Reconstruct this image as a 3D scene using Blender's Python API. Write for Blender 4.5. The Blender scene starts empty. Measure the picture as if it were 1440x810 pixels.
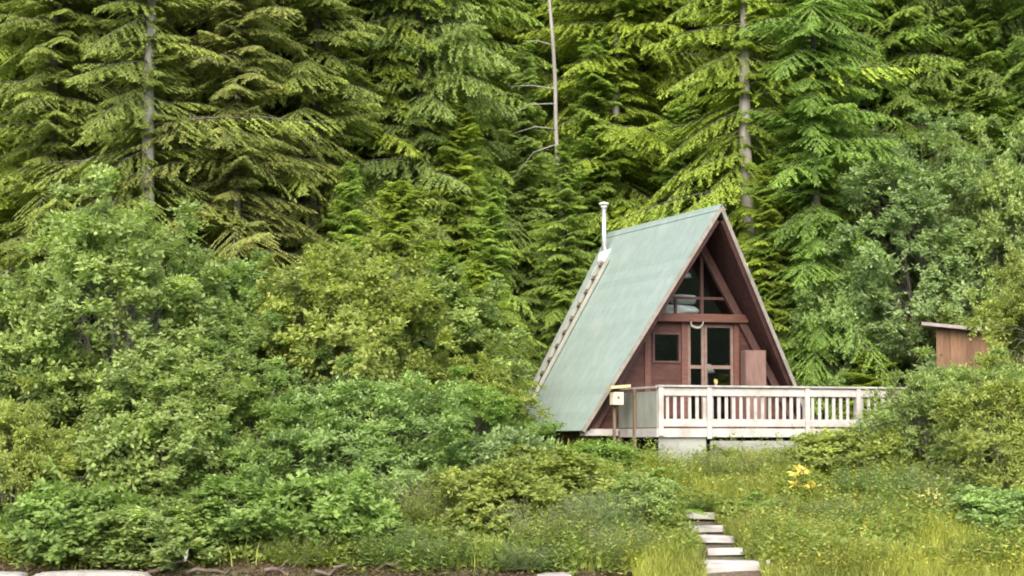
import bpy, bmesh, math
import numpy as np
from mathutils import Vector

R = math.radians
sc = bpy.context.scene
col = sc.collection
rng = np.random.default_rng(11)
F_PX = 2914.0            # focal length in pixels of the 1440 px wide frame
CAM_Z = 3.0

# ------------------------------------------------------------------ terrain
_PY = [-60, 30, 36.4, 37.4, 38.2, 42, 45, 47, 53, 58, 70, 90, 130, 220]
_PZ = [-3, -2, -.55, .30, .62, 1.58, 2.42, 2.72, 3.1, 5.2, 12.5, 26, 50, 85]

def gz(x, y):
    x = np.asarray(x, float); y = np.asarray(y, float)
    sh = np.clip((-x - 4) * .55, 0, 3.5) * np.clip((y - 43) / 5, 0, 1)
    z = np.interp(y + sh, _PY, _PZ)
    k = np.clip((y - 37) / 4, 0, 1)
    n = .10 * np.sin(x * 1.3 + y * .7) + .08 * np.sin(x * .55 - y * 1.1 + 2) + .05 * np.sin(2.9 * x + 1.7 * y)
    far = np.clip((y - 55) / 20, 0, 1)
    n = n * k + far * (1.1 * np.sin(x * .21 + 1) * np.cos(y * .17) + .5 * np.sin(x * .43 + y * .31))
    z = z + n
    zs = np.interp(y, [38.3, 39.2, 40.1, 41.1, 42.0, 42.6], [.70, .87, 1.05, 1.21, 1.42, 1.6]) - .01
    m = np.clip((.95 - np.abs(x - np.interp(y, [38.3, 42.2], [4.03, 3.66]))) / .4, 0, 1) * np.clip((y - 37.9) / .3, 0, 1) * np.clip((43.2 - y) / .8, 0, 1)
    return z * (1 - m) + np.minimum(z, zs) * m

def gx(u, Y): return (u - 720) / F_PX * Y
def vz(v, Y): return CAM_Z + (620 - v) / F_PX * Y

# ------------------------------------------------------------------ materials
def new_mat(name):
    m = bpy.data.materials.new(name); m.use_nodes = True
    nt = m.node_tree
    for n in list(nt.nodes): nt.nodes.remove(n)
    out = nt.nodes.new('ShaderNodeOutputMaterial')
    return m, nt, out

def N(nt, t, **kw):
    n = nt.nodes.new(t)
    for k, v in kw.items():
        if k in n.inputs.keys(): n.inputs[k].default_value = v
        else: setattr(n, k, v)
    return n

def mixc(nt, a, b, fac, mode='MIX'):
    n = nt.nodes.new('ShaderNodeMix'); n.data_type = 'RGBA'; n.blend_type = mode
    for s, v in ((n.inputs[0], fac), (n.inputs[6], a), (n.inputs[7], b)):
        if hasattr(v, 'links'): nt.links.new(v, s)
        elif isinstance(v, (int, float)): s.default_value = v
        else: s.default_value = (*v, 1) if len(v) == 3 else v
    return n.outputs[2]

def surf(name, c1, c2, rough=.7, scale=6, stretch=(1, 1, 1), c3=None, bump=.2, fine=60, plank=None, spec=.3, detail=6, metal=0, pvar=.21):
    """mottled weathered surface: two or three tones of noise in object space, fine grain bump, optional plank joints"""
    m, nt, out = new_mat(name)
    b = N(nt, 'ShaderNodeBsdfPrincipled'); b.inputs['Roughness'].default_value = rough
    b.inputs['Specular IOR Level'].default_value = spec; b.inputs['Metallic'].default_value = metal
    tc = N(nt, 'ShaderNodeTexCoord'); mp = N(nt, 'ShaderNodeMapping'); mp.inputs['Scale'].default_value = stretch
    nt.links.new(tc.outputs['Object'], mp.inputs[0])
    n1 = N(nt, 'ShaderNodeTexNoise'); n1.inputs['Scale'].default_value = scale; n1.inputs['Detail'].default_value = detail
    nt.links.new(mp.outputs[0], n1.inputs['Vector'])
    rp = N(nt, 'ShaderNodeValToRGB')
    rp.color_ramp.elements[0].position = .35; rp.color_ramp.elements[1].position = .66
    rp.color_ramp.elements[0].color = (*c1, 1); rp.color_ramp.elements[1].color = (*c2, 1)
    nt.links.new(n1.outputs['Fac'], rp.inputs[0])
    c = rp.outputs[0]
    if c3 is not None:
        n3 = N(nt, 'ShaderNodeTexNoise'); n3.inputs['Scale'].default_value = scale * .35; n3.inputs['Detail'].default_value = 8
        nt.links.new(mp.outputs[0], n3.inputs['Vector'])
        r3 = N(nt, 'ShaderNodeValToRGB'); r3.color_ramp.elements[0].position = .52; r3.color_ramp.elements[1].position = .7
        nt.links.new(n3.outputs['Fac'], r3.inputs[0])
        c = mixc(nt, c, c3, r3.outputs[0])
    n2 = N(nt, 'ShaderNodeTexNoise'); n2.inputs['Scale'].default_value = fine
    nt.links.new(mp.outputs[0], n2.inputs['Vector'])
    h = n2.outputs['Fac']
    if plank:
        ax, w = plank
        sx = N(nt, 'ShaderNodeSeparateXYZ'); nt.links.new(tc.outputs['Object'], sx.inputs[0])
        dv = N(nt, 'ShaderNodeMath', operation='DIVIDE'); dv.inputs[1].default_value = w
        nt.links.new(sx.outputs['XYZ'.index(ax)], dv.inputs[0])
        fl = N(nt, 'ShaderNodeMath', operation='FLOOR'); nt.links.new(dv.outputs[0], fl.inputs[0])
        fr = N(nt, 'ShaderNodeMath', operation='FRACT'); nt.links.new(dv.outputs[0], fr.inputs[0])
        wn = N(nt, 'ShaderNodeTexWhiteNoise', noise_dimensions='1D'); nt.links.new(fl.outputs[0], wn.inputs['W'])
        mr = N(nt, 'ShaderNodeMapRange'); mr.inputs[3].default_value = 1 - pvar; mr.inputs[4].default_value = 1 + pvar
        nt.links.new(wn.outputs['Value'], mr.inputs[0])
        c = mixc(nt, c, mr.outputs[0], 1.0, 'MULTIPLY')
        gt = N(nt, 'ShaderNodeMath', operation='GREATER_THAN'); gt.inputs[1].default_value = .07
        nt.links.new(fr.outputs[0], gt.inputs[0])
        ml = N(nt, 'ShaderNodeMath', operation='MULTIPLY_ADD'); ml.inputs[1].default_value = .35
        nt.links.new(h, ml.inputs[0]); nt.links.new(gt.outputs[0], ml.inputs[2]); h = ml.outputs[0]
    bp = N(nt, 'ShaderNodeBump'); bp.inputs['Strength'].default_value = bump; bp.inputs['Distance'].default_value = .02
    nt.links.new(h, bp.inputs['Height']); nt.links.new(bp.outputs[0], b.inputs['Normal'])
    nt.links.new(c, b.inputs['Base Color']); nt.links.new(b.outputs[0], out.inputs[0])
    return m

def leaf_mat(name, lo=.55, hi=1.6, warm=(1.25, 1.08, .7), transl=.35, rough=.5, spec=.35):
    """leaf colour = object colour times a per-leaf tint, yellower in the palest leaves; light passes through"""
    m, nt, out = new_mat(name)
    oi = N(nt, 'ShaderNodeObjectInfo'); at = N(nt, 'ShaderNodeAttribute'); at.attribute_name = 'tint'
    mr = N(nt, 'ShaderNodeMapRange'); mr.inputs[3].default_value = lo; mr.inputs[4].default_value = hi
    nt.links.new(at.outputs['Fac'], mr.inputs[0])
    c = mixc(nt, oi.outputs['Color'], mr.outputs[0], 1.0, 'MULTIPLY')
    w = mixc(nt, (1, 1, 1), warm, at.outputs['Fac'])
    c = mixc(nt, c, w, 1.0, 'MULTIPLY')
    b = N(nt, 'ShaderNodeBsdfPrincipled'); b.inputs['Roughness'].default_value = rough
    b.inputs['Specular IOR Level'].default_value = spec
    t = N(nt, 'ShaderNodeBsdfTranslucent')
    nt.links.new(c, b.inputs['Base Color'])
    ct = mixc(nt, c, (1.1, 1.25, .55), 1.0, 'MULTIPLY'); nt.links.new(ct, t.inputs['Color'])
    mx = N(nt, 'ShaderNodeMixShader'); mx.inputs[0].default_value = transl
    nt.links.new(b.outputs[0], mx.inputs[1]); nt.links.new(t.outputs[0], mx.inputs[2])
    nt.links.new(mx.outputs[0], out.inputs[0])
    return m

M = {}
M['needle'] = leaf_mat('needle', .66, 1.5, (1.14, 1.05, .85), .45, .6, .2)
M['leaf'] = leaf_mat('leaf', .62, 1.5, (1.12, 1.04, .92), .48, .5, .3)
M['grass'] = leaf_mat('grass', .55, 1.6, (1.2, 1.05, .75), .35, .5, .3)
M['bark'] = surf('bark', (.035, .028, .022), (.12, .10, .085), .9, 4, (3, 3, .5), (.17, .17, .14), .8, 30)
M['grey_bark'] = surf('grey_bark', (.24, .22, .20), (.40, .37, .34), .9, 4, (3, 3, .4), (.20, .20, .15), .6, 30)
M['alder_bark'] = surf('alder_bark', (.10, .09, .07), (.24, .23, .19), .85, 5, (2, 2, .6), None, .5, 30)
M['snag'] = surf('snag', (.19, .18, .155), (.30, .28, .245), .85, 3, (4, 4, .3), (.18, .17, .14), .5, 30)
M['roof'] = surf('roof_green', (.235, .300, .262), (.272, .335, .297), .6, 5, (1, 1.4, 1), (.298, .352, .318), .25, 45, ('Z', .19), .3, 9, 0, .045)
M['trim'] = surf('trim_paint', (.22, .195, .165), (.29, .26, .225), .6, 8, (1, 1, 1), (.17, .18, .13), .2)
M['siding'] = surf('red_siding', (.050, .021, .015), (.072, .030, .022), .7, 5, (1, 1, 3), (.088, .040, .030), .35, 50, ('Z', .15))
M['beam'] = surf('red_beam', (.105, .047, .034), (.14, .066, .049), .65, 6, (1, 3, 3), None, .3)
M['rafter'] = surf('rafter_brown', (.070, .036, .031), (.10, .052, .045), .7, 6, (3, 3, 1), None, .3)
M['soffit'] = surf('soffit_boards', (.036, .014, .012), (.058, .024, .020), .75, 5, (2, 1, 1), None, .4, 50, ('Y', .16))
M['frame'] = surf('frame_pinkbrown', (.15, .10, .08), (.20, .14, .115), .6, 8, (1, 1, 1), None, .15)
M['cupboard'] = surf('cupboard_wood', (.135, .080, .064), (.175, .108, .088), .7, 4, (3, 3, .6), None, .25)
M['inner'] = surf('inner_wood', (.06, .038, .025), (.10, .065, .045), .8, 4, (1, 1, 3), None, .2)
M['white'] = surf('white_paint', (.38, .35, .325), (.455, .425, .40), .6, 7, (1, 1, 1), (.30, .285, .245), .25, 60)
M['greyrail'] = surf('weathered_grey', (.26, .25, .22), (.35, .34, .31), .8, 7, (1, 1, 1), (.42, .40, .37), .3)
M['ply'] = surf('grey_plywood', (.22, .225, .185), (.29, .29, .25), .75, 3, (1, 1, .5), (.185, .20, .145), .25)
M['skirt'] = surf('pale_skirting', (.29, .29, .27), (.36, .355, .335), .8, 3, (1, 1, 2), (.38, .40, .33), .3, 40, ('Z', .19))
M['post'] = surf('brown_post', (.10, .072, .045), (.19, .145, .10), .85, 6, (3, 3, .6), None, .4)
M['deck'] = surf('deck_boards', (.30, .28, .24), (.42, .40, .35), .85, 5, (1, 3, 1), None, .3, 50, ('X', .14))
M['step'] = surf('weathered_plank', (.33, .31, .295), (.46, .435, .42), .8, 5, (.7, 4, 4), (.33, .30, .27), .35)
M['stringer'] = surf('weathered_stringer', (.26, .24, .21), (.40, .37, .33), .85, 6, (3, 3, 3), None, .3)
M['shedwall'] = surf('shed_boards', (.15, .082, .046), (.22, .13, .078), .85, 5, (4, 4, .5), (.12, .078, .05), .4, 40, ('X', .18))
M['shedroof'] = surf('shed_roof', (.24, .20, .19), (.34, .30, .285), .7, 5, (1, 1, 1), None, .2)
M['steel'] = surf('flue_steel', (.56, .56, .54), (.68, .68, .66), .30, 8, (1, 1, .3), None, .05, 40, None, .5, 6, .75)
M['alu'] = surf('flashing', (.74, .73, .70), (.85, .84, .82), .45, 8, (1, 1, 1), None, .1)
M['cream'] = surf('cream_paint', (.66, .55, .36), (.78, .68, .50), .6, 9, (1, 1, 1), (.5, .40, .26), .2)
M['yellow'] = surf('yellow_paint', (.50, .38, .18), (.58, .47, .26), .6, 9, (1, 1, 1), None, .2)
M['cloth'] = surf('white_cloth', (.62, .62, .64), (.78, .78, .80), .9, 7, (1, 1, 1), None, .3)
M['stone'] = surf('pale_stone', (.20, .185, .16), (.31, .29, .26), .9, 3, (1, 1, 1), (.30, .28, .23), .6, 25)
M['drift'] = surf('driftwood', (.08, .058, .042), (.16, .125, .10), .9, 5, (1, 3, 3), None, .5)
M['paledrift'] = surf('bleached_driftwood', (.50, .47, .42), (.66, .63, .57), .85, 6, (3, 3, 1), None, .4)
M['petal'] = surf('yellow_leaf', (.52, .40, .05), (.62, .50, .09), .6, 9, (1, 1, 1), (.42, .37, .08), .1)
M['palepetal'] = surf('pale_flower', (.42, .37, .12), (.52, .47, .20), .6, 9, (1, 1, 1), None, .1)

m, nt, out = new_mat('window_glass')
fr = N(nt, 'ShaderNodeFresnel', IOR=1.55); tr = N(nt, 'ShaderNodeBsdfTransparent'); tr.inputs[0].default_value = (.88, .91, .89, 1)
gl = N(nt, 'ShaderNodeBsdfGlossy', Roughness=.02); mx = N(nt, 'ShaderNodeMixShader')
nt.links.new(fr.outputs[0], mx.inputs[0]); nt.links.new(tr.outputs[0], mx.inputs[1]); nt.links.new(gl.outputs[0], mx.inputs[2])
nt.links.new(mx.outputs[0], out.inputs[0]); M['glass'] = m

# ground: soil, moss and leaf litter, greener on the meadow
m, nt, out = new_mat('ground_soil')
b = N(nt, 'ShaderNodeBsdfPrincipled', Roughness=.95); tc = N(nt, 'ShaderNodeTexCoord')
n1 = N(nt, 'ShaderNodeTexNoise', Scale=.9, Detail=9.0); n2 = N(nt, 'ShaderNodeTexNoise', Scale=14.0, Detail=6.0)
nt.links.new(tc.outputs['Object'], n1.inputs['Vector']); nt.links.new(tc.outputs['Object'], n2.inputs['Vector'])
r1 = N(nt, 'ShaderNodeValToRGB'); r1.color_ramp.elements[0].position = .4; r1.color_ramp.elements[1].position = .6
r1.color_ramp.elements[0].color = (.075, .05, .032, 1); r1.color_ramp.elements[1].color = (.06, .075, .025, 1)
nt.links.new(n1.outputs['Fac'], r1.inputs[0])
r2 = N(nt, 'ShaderNodeValToRGB'); r2.color_ramp.elements[0].position = .5; r2.color_ramp.elements[1].position = .75
nt.links.new(n2.outputs['Fac'], r2.inputs[0])
c = mixc(nt, r1.outputs[0], (.15, .12, .085), r2.outputs[0])
bp = N(nt, 'ShaderNodeBump', Strength=.8, Distance=.05); nt.links.new(n2.outputs['Fac'], bp.inputs['Height'])
nt.links.new(bp.outputs[0], b.inputs['Normal']); nt.links.new(c, b.inputs['Base Color']); nt.links.new(b.outputs[0], out.inputs[0])
M['ground'] = m

m, nt, out = new_mat('lake_water')
b = N(nt, 'ShaderNodeBsdfPrincipled', Roughness=.06); b.inputs['Base Color'].default_value = (.02, .035, .03, 1)
n1 = N(nt, 'ShaderNodeTexNoise', Scale=1.5, Detail=4.0); bp = N(nt, 'ShaderNodeBump', Strength=.25, Distance=.1)
nt.links.new(n1.outputs['Fac'], bp.inputs['Height']); nt.links.new(bp.outputs[0], b.inputs['Normal']); nt.links.new(b.outputs[0], out.inputs[0])
M['water'] = m
M['added_hillwood'] = surf('added_hill_wood', (.02, .035, .015), (.06, .085, .03), .95, .12, (1, 1, 1), (.04, .06, .03), .3, 1)  # green of the unseen hills added behind the camera

# ------------------------------------------------------------------ object helpers
def link(name, me, mats, parent=None):
    o = bpy.data.objects.new(name, me); col.objects.link(o)
    for mm in (mats if isinstance(mats, (list, tuple)) else [mats]): me.materials.append(mm)
    if parent is not None: o.parent = parent
    return o

def tag(o, label, cat, group=None):
    o['label'] = label; o['category'] = cat
    if group: o['group'] = group
    return o

def thing(name, label, cat, loc=(0, 0, 0), rz=0, group=None):
    o = bpy.data.objects.new(name, None); col.objects.link(o)
    o.location = loc; o.rotation_euler = (0, 0, rz); o.empty_display_size = .2
    return tag(o, label, cat, group)

class MB:
    """collects solids, builds them as ONE mesh object"""
    def __init__(s): s.bm = bmesh.new()
    def poly(s, pts, d, bevel=0):
        """closed polygon pts (3-D, planar) extruded by vector d"""
        bm = s.bm; d = Vector(d)
        a = [bm.verts.new(p) for p in pts]; b = [bm.verts.new(Vector(p) + d) for p in pts]
        n = len(pts); fs = [bm.faces.new(a[::-1]), bm.faces.new(b)]
        for i in range(n): fs.append(bm.faces.new((a[i], a[(i + 1) % n], b[(i + 1) % n], b[i])))
        bmesh.ops.recalc_face_normals(bm, faces=fs)
        if bevel:
            es = list({e for f in fs for e in f.edges})
            bmesh.ops.bevel(bm, geom=es, offset=bevel, segments=1, affect='EDGES', profile=.5)
        return s
    def box(s, lo, hi, bevel=0):
        x0, y0, z0 = lo; x1, y1, z1 = hi
        return s.poly([(x0, y0, z0), (x1, y0, z0), (x1, y0, z1), (x0, y0, z1)], (0, y1 - y0, 0), bevel)
    def bar(s, a, b, w, h, up=(0, 0, 1), bevel=0):
        a = Vector(a); b = Vector(b); t = (b - a).normalized(); sd = t.cross(Vector(up)).normalized(); u = sd.cross(t)
        p = [a + sd * (w / 2) + u * (h / 2), a - sd * (w / 2) + u * (h / 2), a - sd * (w / 2) - u * (h / 2), a + sd * (w / 2) - u * (h / 2)]
        return s.poly(p, b - a, bevel)
    def tube(s, pts, rad, n=8, cap=True):
        bm = s.bm; rings = []
        pts = [Vector(p) for p in pts]
        for i, p in enumerate(pts):
            t = (pts[min(i + 1, len(pts) - 1)] - pts[max(i - 1, 0)]).normalized()
            ref = Vector((1, 0, 0)) if abs(t.x) < .8 else Vector((0, 1, 0))
            u = t.cross(ref).normalized(); v = t.cross(u)
            r = rad[i] if hasattr(rad, '__len__') else rad
            rings.append([bm.verts.new(p + u * (r * math.cos(2 * math.pi * k / n)) + v * (r * math.sin(2 * math.pi * k / n))) for k in range(n)])
        for a, b in zip(rings, rings[1:]):
            for k in range(n):
                f = bm.faces.new((a[k], a[(k + 1) % n], b[(k + 1) % n], b[k])); f.smooth = True
        if cap: bm.faces.new(rings[0][::-1]); bm.faces.new(rings[-1])
        return s
    def build(s, name, mat, parent=None):
        me = bpy.data.meshes.new(name); s.bm.to_mesh(me); s.bm.free()
        return link(name, me, mat, parent)

def mesh_np(name, verts, quads, tint=None, smooth=False):
    me = bpy.data.meshes.new(name)
    k = quads.shape[1]
    me.vertices.add(len(verts)); me.vertices.foreach_set('co', np.ascontiguousarray(verts, np.float32).ravel())
    me.loops.add(quads.size); me.loops.foreach_set('vertex_index', np.ascontiguousarray(quads, np.int32).ravel())
    me.polygons.add(len(quads)); me.polygons.foreach_set('loop_start', np.arange(0, quads.size, k, dtype=np.int32))
    me.polygons.foreach_set('loop_total', np.full(len(quads), k, np.int32))
    if tint is not None:
        a = me.attributes.new('tint', 'FLOAT', 'FACE'); a.data.foreach_set('value', np.ascontiguousarray(tint, np.float32))
    me.update(calc_edges=True); me.validate()
    if smooth: me.polygons.foreach_set('use_smooth', np.ones(len(quads), bool))
    return me

def unit(v): return v / (np.linalg.norm(v, axis=-1, keepdims=True) + 1e-9)

def cards(base, axis, side, L, Wd, tint, fold=.25, wide=.45):
    """kite-shaped leaves, folded along the midrib"""
    nrm = unit(np.cross(axis, side)); L = L[:, None]; Wd = Wd[:, None]
    mid = base + axis * L * wide + nrm * Wd * fold
    v = np.stack([base, mid + side * Wd * .5, base + axis * L, mid - side * Wd * .5], 1)
    # the fold: base and tip stay low, the two sides rise
    n = len(base)
    return v.reshape(-1, 3), np.arange(4 * n).reshape(n, 4), tint

# ------------------------------------------------------------------ conifers
def conifer(H, zb, Lmax, nb, seed, elev=(25, -12), droop=.25, hang=.25, power=.75, card=(.13, .045), twig=.30, spacing=.075, bare=0, ragged=.35, sweep=0, gap=False):
    """returns crown mesh and trunk mesh; branches in uneven layers, every branch a drooping fan of needled twigs"""
    g = np.random.default_rng(seed)
    t = np.sort((np.arange(nb) + g.random(nb)) / nb) ** .9
    z = zb + (H - zb) * t
    L = Lmax * np.clip((1 - t), 0, 1) ** power * (1 - ragged + 2 * ragged * g.random(nb)) * np.clip(.55 + t * 4, 0, 1) + .18
    az = np.arange(nb) * 2.399 + g.normal(0, .5, nb)
    e = np.radians(elev[1] + (elev[0] - elev[1]) * t ** 1.2 + g.normal(0, 13, nb))
    L = L * (1 + .28 * np.sin(az * 2 + 3 * t * seed + seed) + .18 * np.sin(az * 3 - 9 * t))
    short = g.random(nb) < (.12 if gap else .28); L = np.where(short, L * .38, L)
    if gap:                                                            # the crown is thin on one side and shows its trunk
        dz = np.abs((az + math.pi / 2 + math.pi) % (2 * math.pi) - math.pi); L = L * np.where(dz < .70, .22, 1)
    az = az + .10 * np.sin(az * 3 + seed)
    dr = droop * (1 + g.normal(0, .25, nb)) * np.clip(L / Lmax * 1.2, .3, 1.2)
    T = 34; n = 17
    s = np.linspace(.05, 1, T)[None] + g.normal(0, .012, (nb, T)); s = np.clip(s, .03, 1)
    Lb = L[:, None]
    r = Lb * s * np.cos(e)[:, None]
    zz = Lb * (s * np.sin(e)[:, None] - dr[:, None] * s ** 2)
    bx = np.stack([r, np.zeros_like(r), zz], -1)                        # (nb,T,3) in the branch frame
    tang = unit(np.stack([np.cos(e)[:, None] + 0 * s, sweep * s, np.sin(e)[:, None] - 2 * dr[:, None] * s], -1))
    sgn = np.where(np.arange(T) % 2 == 0, 1, -1)[None]
    ang = np.radians(52 + g.normal(0, 10, (nb, T))) * sgn * (1 - .75 * s ** 3)
    td = np.stack([tang[..., 0] * np.cos(ang), np.sin(ang), tang[..., 2] * np.cos(ang) - hang * (.6 + .8 * g.random((nb, T)))], -1)
    td = unit(td)
    tl = (twig * Lb * (1 - s) ** .8 * (.75 + .25 * np.clip(s * 4, 0, 1)) + .10) * (.7 + .6 * g.random((nb, T)))
    q = np.linspace(.05, 1, n)[None, None]
    keep_n = np.clip((tl / spacing).astype(int), 2, n)[..., None]
    idx = np.arange(n)[None, None]
    keep = idx < keep_n
    fr = (idx + .6) / keep_n
    pos = bx[:, :, None] + td[:, :, None] * (tl[..., None] * fr)[..., None]
    pos[..., 2] -= hang * .35 * (tl[..., None] * fr ** 2)
    up = np.array([0, 0, 1.0]); sdv = unit(np.cross(td, up))
    out_v, out_q, out_t = [], [], []
    btint = np.clip(g.normal(.38, .15, nb), 0, 1)[:, None, None]
    off = 0
    for sd in (-1, 1):
        a = np.radians(38 + g.normal(0, 14, pos.shape[:3]))[..., None]
        ax = td[:, :, None] * np.cos(a) + sdv[:, :, None] * np.sin(a) * sd + np.array([0, 0, -1.0]) * (g.random(pos.shape[:3])[..., None] * (.25 + hang))
        ax = unit(ax)
        nv = unit(np.array([0, 0, 1.0]) + g.normal(0, .38, pos.shape))
        sv = unit(np.cross(ax, nv))
        k = keep & (g.random(keep.shape) > .06)
        tip = .16 * (s[..., None] + fr - 1.0)
        tn = np.clip(btint + tip + g.normal(0, .12, keep.shape), 0, 1)
        cl = card[0] * (.7 + .6 * g.random(keep.shape)); cw = card[1] * (.7 + .6 * g.random(keep.shape))
        # rotate every branch to its azimuth and lift to its height
        ca, sa = np.cos(az)[:, None, None], np.sin(az)[:, None, None]
        def rot(v): return np.stack([v[..., 0] * ca - v[..., 1] * sa, v[..., 0] * sa + v[..., 1] * ca, v[..., 2]], -1)
        P = rot(pos); P[..., 2] += z[:, None, None]
        v, qd, tt = cards(P[k], rot(ax)[k], rot(sv)[k], cl[k], cw[k], tn[k], .2, .4)
        out_v.append(v); out_q.append(qd + off); out_t.append(tt); off += len(v)
    crown = mesh_np('crown', np.concatenate(out_v), np.concatenate(out_q), np.concatenate(out_t))
    mb = MB(); lb = MB(); r0 = (.0088 if gap else .0062) * H + .025
    bend = [(.06 * math.sin(k * 1.7 + seed), .06 * math.cos(k * 1.3 + seed), (H * .98 + .6) * k / 9 - .6) for k in range(10)]
    mb.tube(bend, [r0 * (1.35 if k == 0 else 1.08 - k / 9.2) for k in range(10)], 9)
    for i in range(nb):
        ca, sa = math.cos(az[i]), math.sin(az[i])
        pts = []
        for q_ in (0, .3, .6, .92):
            rr = L[i] * q_ * math.cos(e[i]); pts.append((rr * ca, rr * sa, z[i] + L[i] * (q_ * math.sin(e[i]) - dr[i] * q_ * q_)))
        rb = .006 + .006 * L[i]
        lb.tube(pts, [rb, rb * .75, rb * .5, rb * .2], 4, False)
    for i in range(bare):                                              # dead grey twigs low on the trunk
        zz_ = zb * (.25 + .85 * g.random()); a_ = g.random() * 6.28; l_ = .5 + 1.3 * g.random()
        p0 = Vector((0, 0, zz_)); d = Vector((math.cos(a_), math.sin(a_), -.25 + .5 * g.random()))
        p1 = p0 + d * l_ * .55; p2 = p0 + d * l_ + Vector((0, 0, -.2 * l_))
        mb.tube([p0, p1, p2], [.022, .014, .004], 4, False)
        for _ in range(3):
            qf = .35 + .5 * g.random(); pp = p0.lerp(p2, qf); dd = Vector(g.normal(0, 1, 3)) * .22
            mb.tube([pp, pp + dd], [.008, .003], 3, False)
    me = bpy.data.meshes.new('trunk'); mb.bm.to_mesh(me); mb.bm.free()
    ml = bpy.data.meshes.new('limbs'); lb.bm.to_mesh(ml); lb.bm.free()
    return crown, me, ml

# ------------------------------------------------------------------ broadleaf shrubs and trees
def broadleaf(W_, H_, nclump, leaves, seed, leaf=(.105, .062), base=.12, clump_r=.36, stems=7, upright=.5, gap=.18, round_=.8, spread=1.0):
    """many-stemmed alder or willow: stems, limbs to every leaf clump, loose clumps of single leaves"""
    g = np.random.default_rng(seed)
    # envelope: lumpy dome
    K = 0; cs = []
    lob = g.normal(0, 1, (9, 3))
    while K < nclump:
        a = g.random() * 6.283; h = base + (1 - base) * g.random() ** .85
        rad = (1 - ((h - .38) / .66) ** 2) if h > .38 else 1 - .45 * ((.38 - h) / .38) ** 2
        rad = math.sqrt(max(rad, .03)) ** (1 / round_)
        rad *= 1 + .26 * math.sin(3 * a + lob[0, 0] * 3 + 4 * h) + .10 * math.sin(5 * a + lob[1, 0] * 3 - 6 * h)
        q = .45 + .55 * g.random() ** .45
        cs.append((W_ / 2 * rad * q * math.cos(a), W_ / 2 * rad * q * math.sin(a), H_ * h * (1 + .08 * math.sin(2 * a + lob[2, 0] * 3)))); K += 1
    C = np.array(cs)
    C = C[g.random(len(C)) > gap * (np.sin(C[:, 0] * 2.1 + lob[3, 0]) * np.sin(C[:, 2] * 2.3 + lob[4, 0]) > .5)]
    K = len(C)
    m = leaves // K
    cr = clump_r * (.6 + .8 * g.random(K))
    sh = g.random(K) < .22                                             # loose shoots standing out of the crown
    C = np.where(sh[:, None], C * (1.04 + .20 * g.random((K, 1))) + np.array([0, 0, .10 * H_]) * g.random((K, 1)), C); cr = np.where(sh, cr * .75, cr)
    # leaves sit along short twigs inside each clump, which gives sprays instead of balls
    nt_ = 7
    td = unit(g.normal(0, 1, (K, nt_, 3)) + np.array([0, 0, .35]) + .8 * unit(C * np.array([1, 1, .3]))[:, None])
    per = max(2, m // nt_)
    s = g.random((K, nt_, per)) ** .7
    pos = C[:, None, None] + td[:, :, None] * (s * cr[:, None, None] * 1.15)[..., None] + g.normal(0, .045, (K, nt_, per, 3))
    ax = unit(td[:, :, None] * .5 + g.normal(0, .6, pos.shape) + np.array([0, 0, -.25]))
    nv = unit(np.array([0, 0, 1.0]) * .8 + g.normal(0, .45, pos.shape) + .75 * unit(C * np.array([1, 1, .6]))[:, None, None])
    sv = unit(np.cross(ax, nv))
    ct = np.clip(g.normal(.40, .13, (K, 1, 1)), 0, 1)
    tn = np.clip(ct + g.normal(0, .13, pos.shape[:3]) + .35 * (g.random(pos.shape[:3]) > .94), 0, 1)
    ll = leaf[0] * (.45 + 1.05 * g.random(tn.shape)); lw = leaf[1] * (.7 + .6 * g.random(tn.shape))
    f = lambda v: v.reshape(-1, v.shape[-1])
    v, q, t = cards(f(pos), f(ax), f(sv), ll.ravel(), lw.ravel(), tn.ravel(), .22, .48)
    crown = mesh_np('crown', v, q, t)
    mb = MB()
    sb = []
    for i in range(stems):
        a = i * 2.399 + g.normal(0, .3); lean = spread * (.15 + .33 * g.random()) * W_ * .5
        top = Vector((math.cos(a) * lean, math.sin(a) * lean, H_ * (.55 + .3 * g.random())))
        b0 = Vector((math.cos(a) * .14, math.sin(a) * .14, -.25)); mid = b0.lerp(top, .5) + Vector((0, 0, .1 * H_))
        r0 = .012 * H_ + .012
        mb.tube([b0, b0.lerp(mid, .5) , mid, top], [r0, r0 * .85, r0 * .65, r0 * .25], 6, False); sb.append((mid, top))
    for c_ in C:
        c_ = Vector(c_); best = min(sb, key=lambda ab: (ab[0].lerp(ab[1], .4) - c_).length)
        p = best[0].lerp(best[1], float(g.random()) * .8)
        md = p.lerp(c_, .55) + Vector((0, 0, .12 * (c_ - p).length))
        mb.tube([p, md, c_], [.009, .006, .003], 4, False)
    me = bpy.data.meshes.new('stems'); mb.bm.to_mesh(me); mb.bm.free()
    return crown, me

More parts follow.
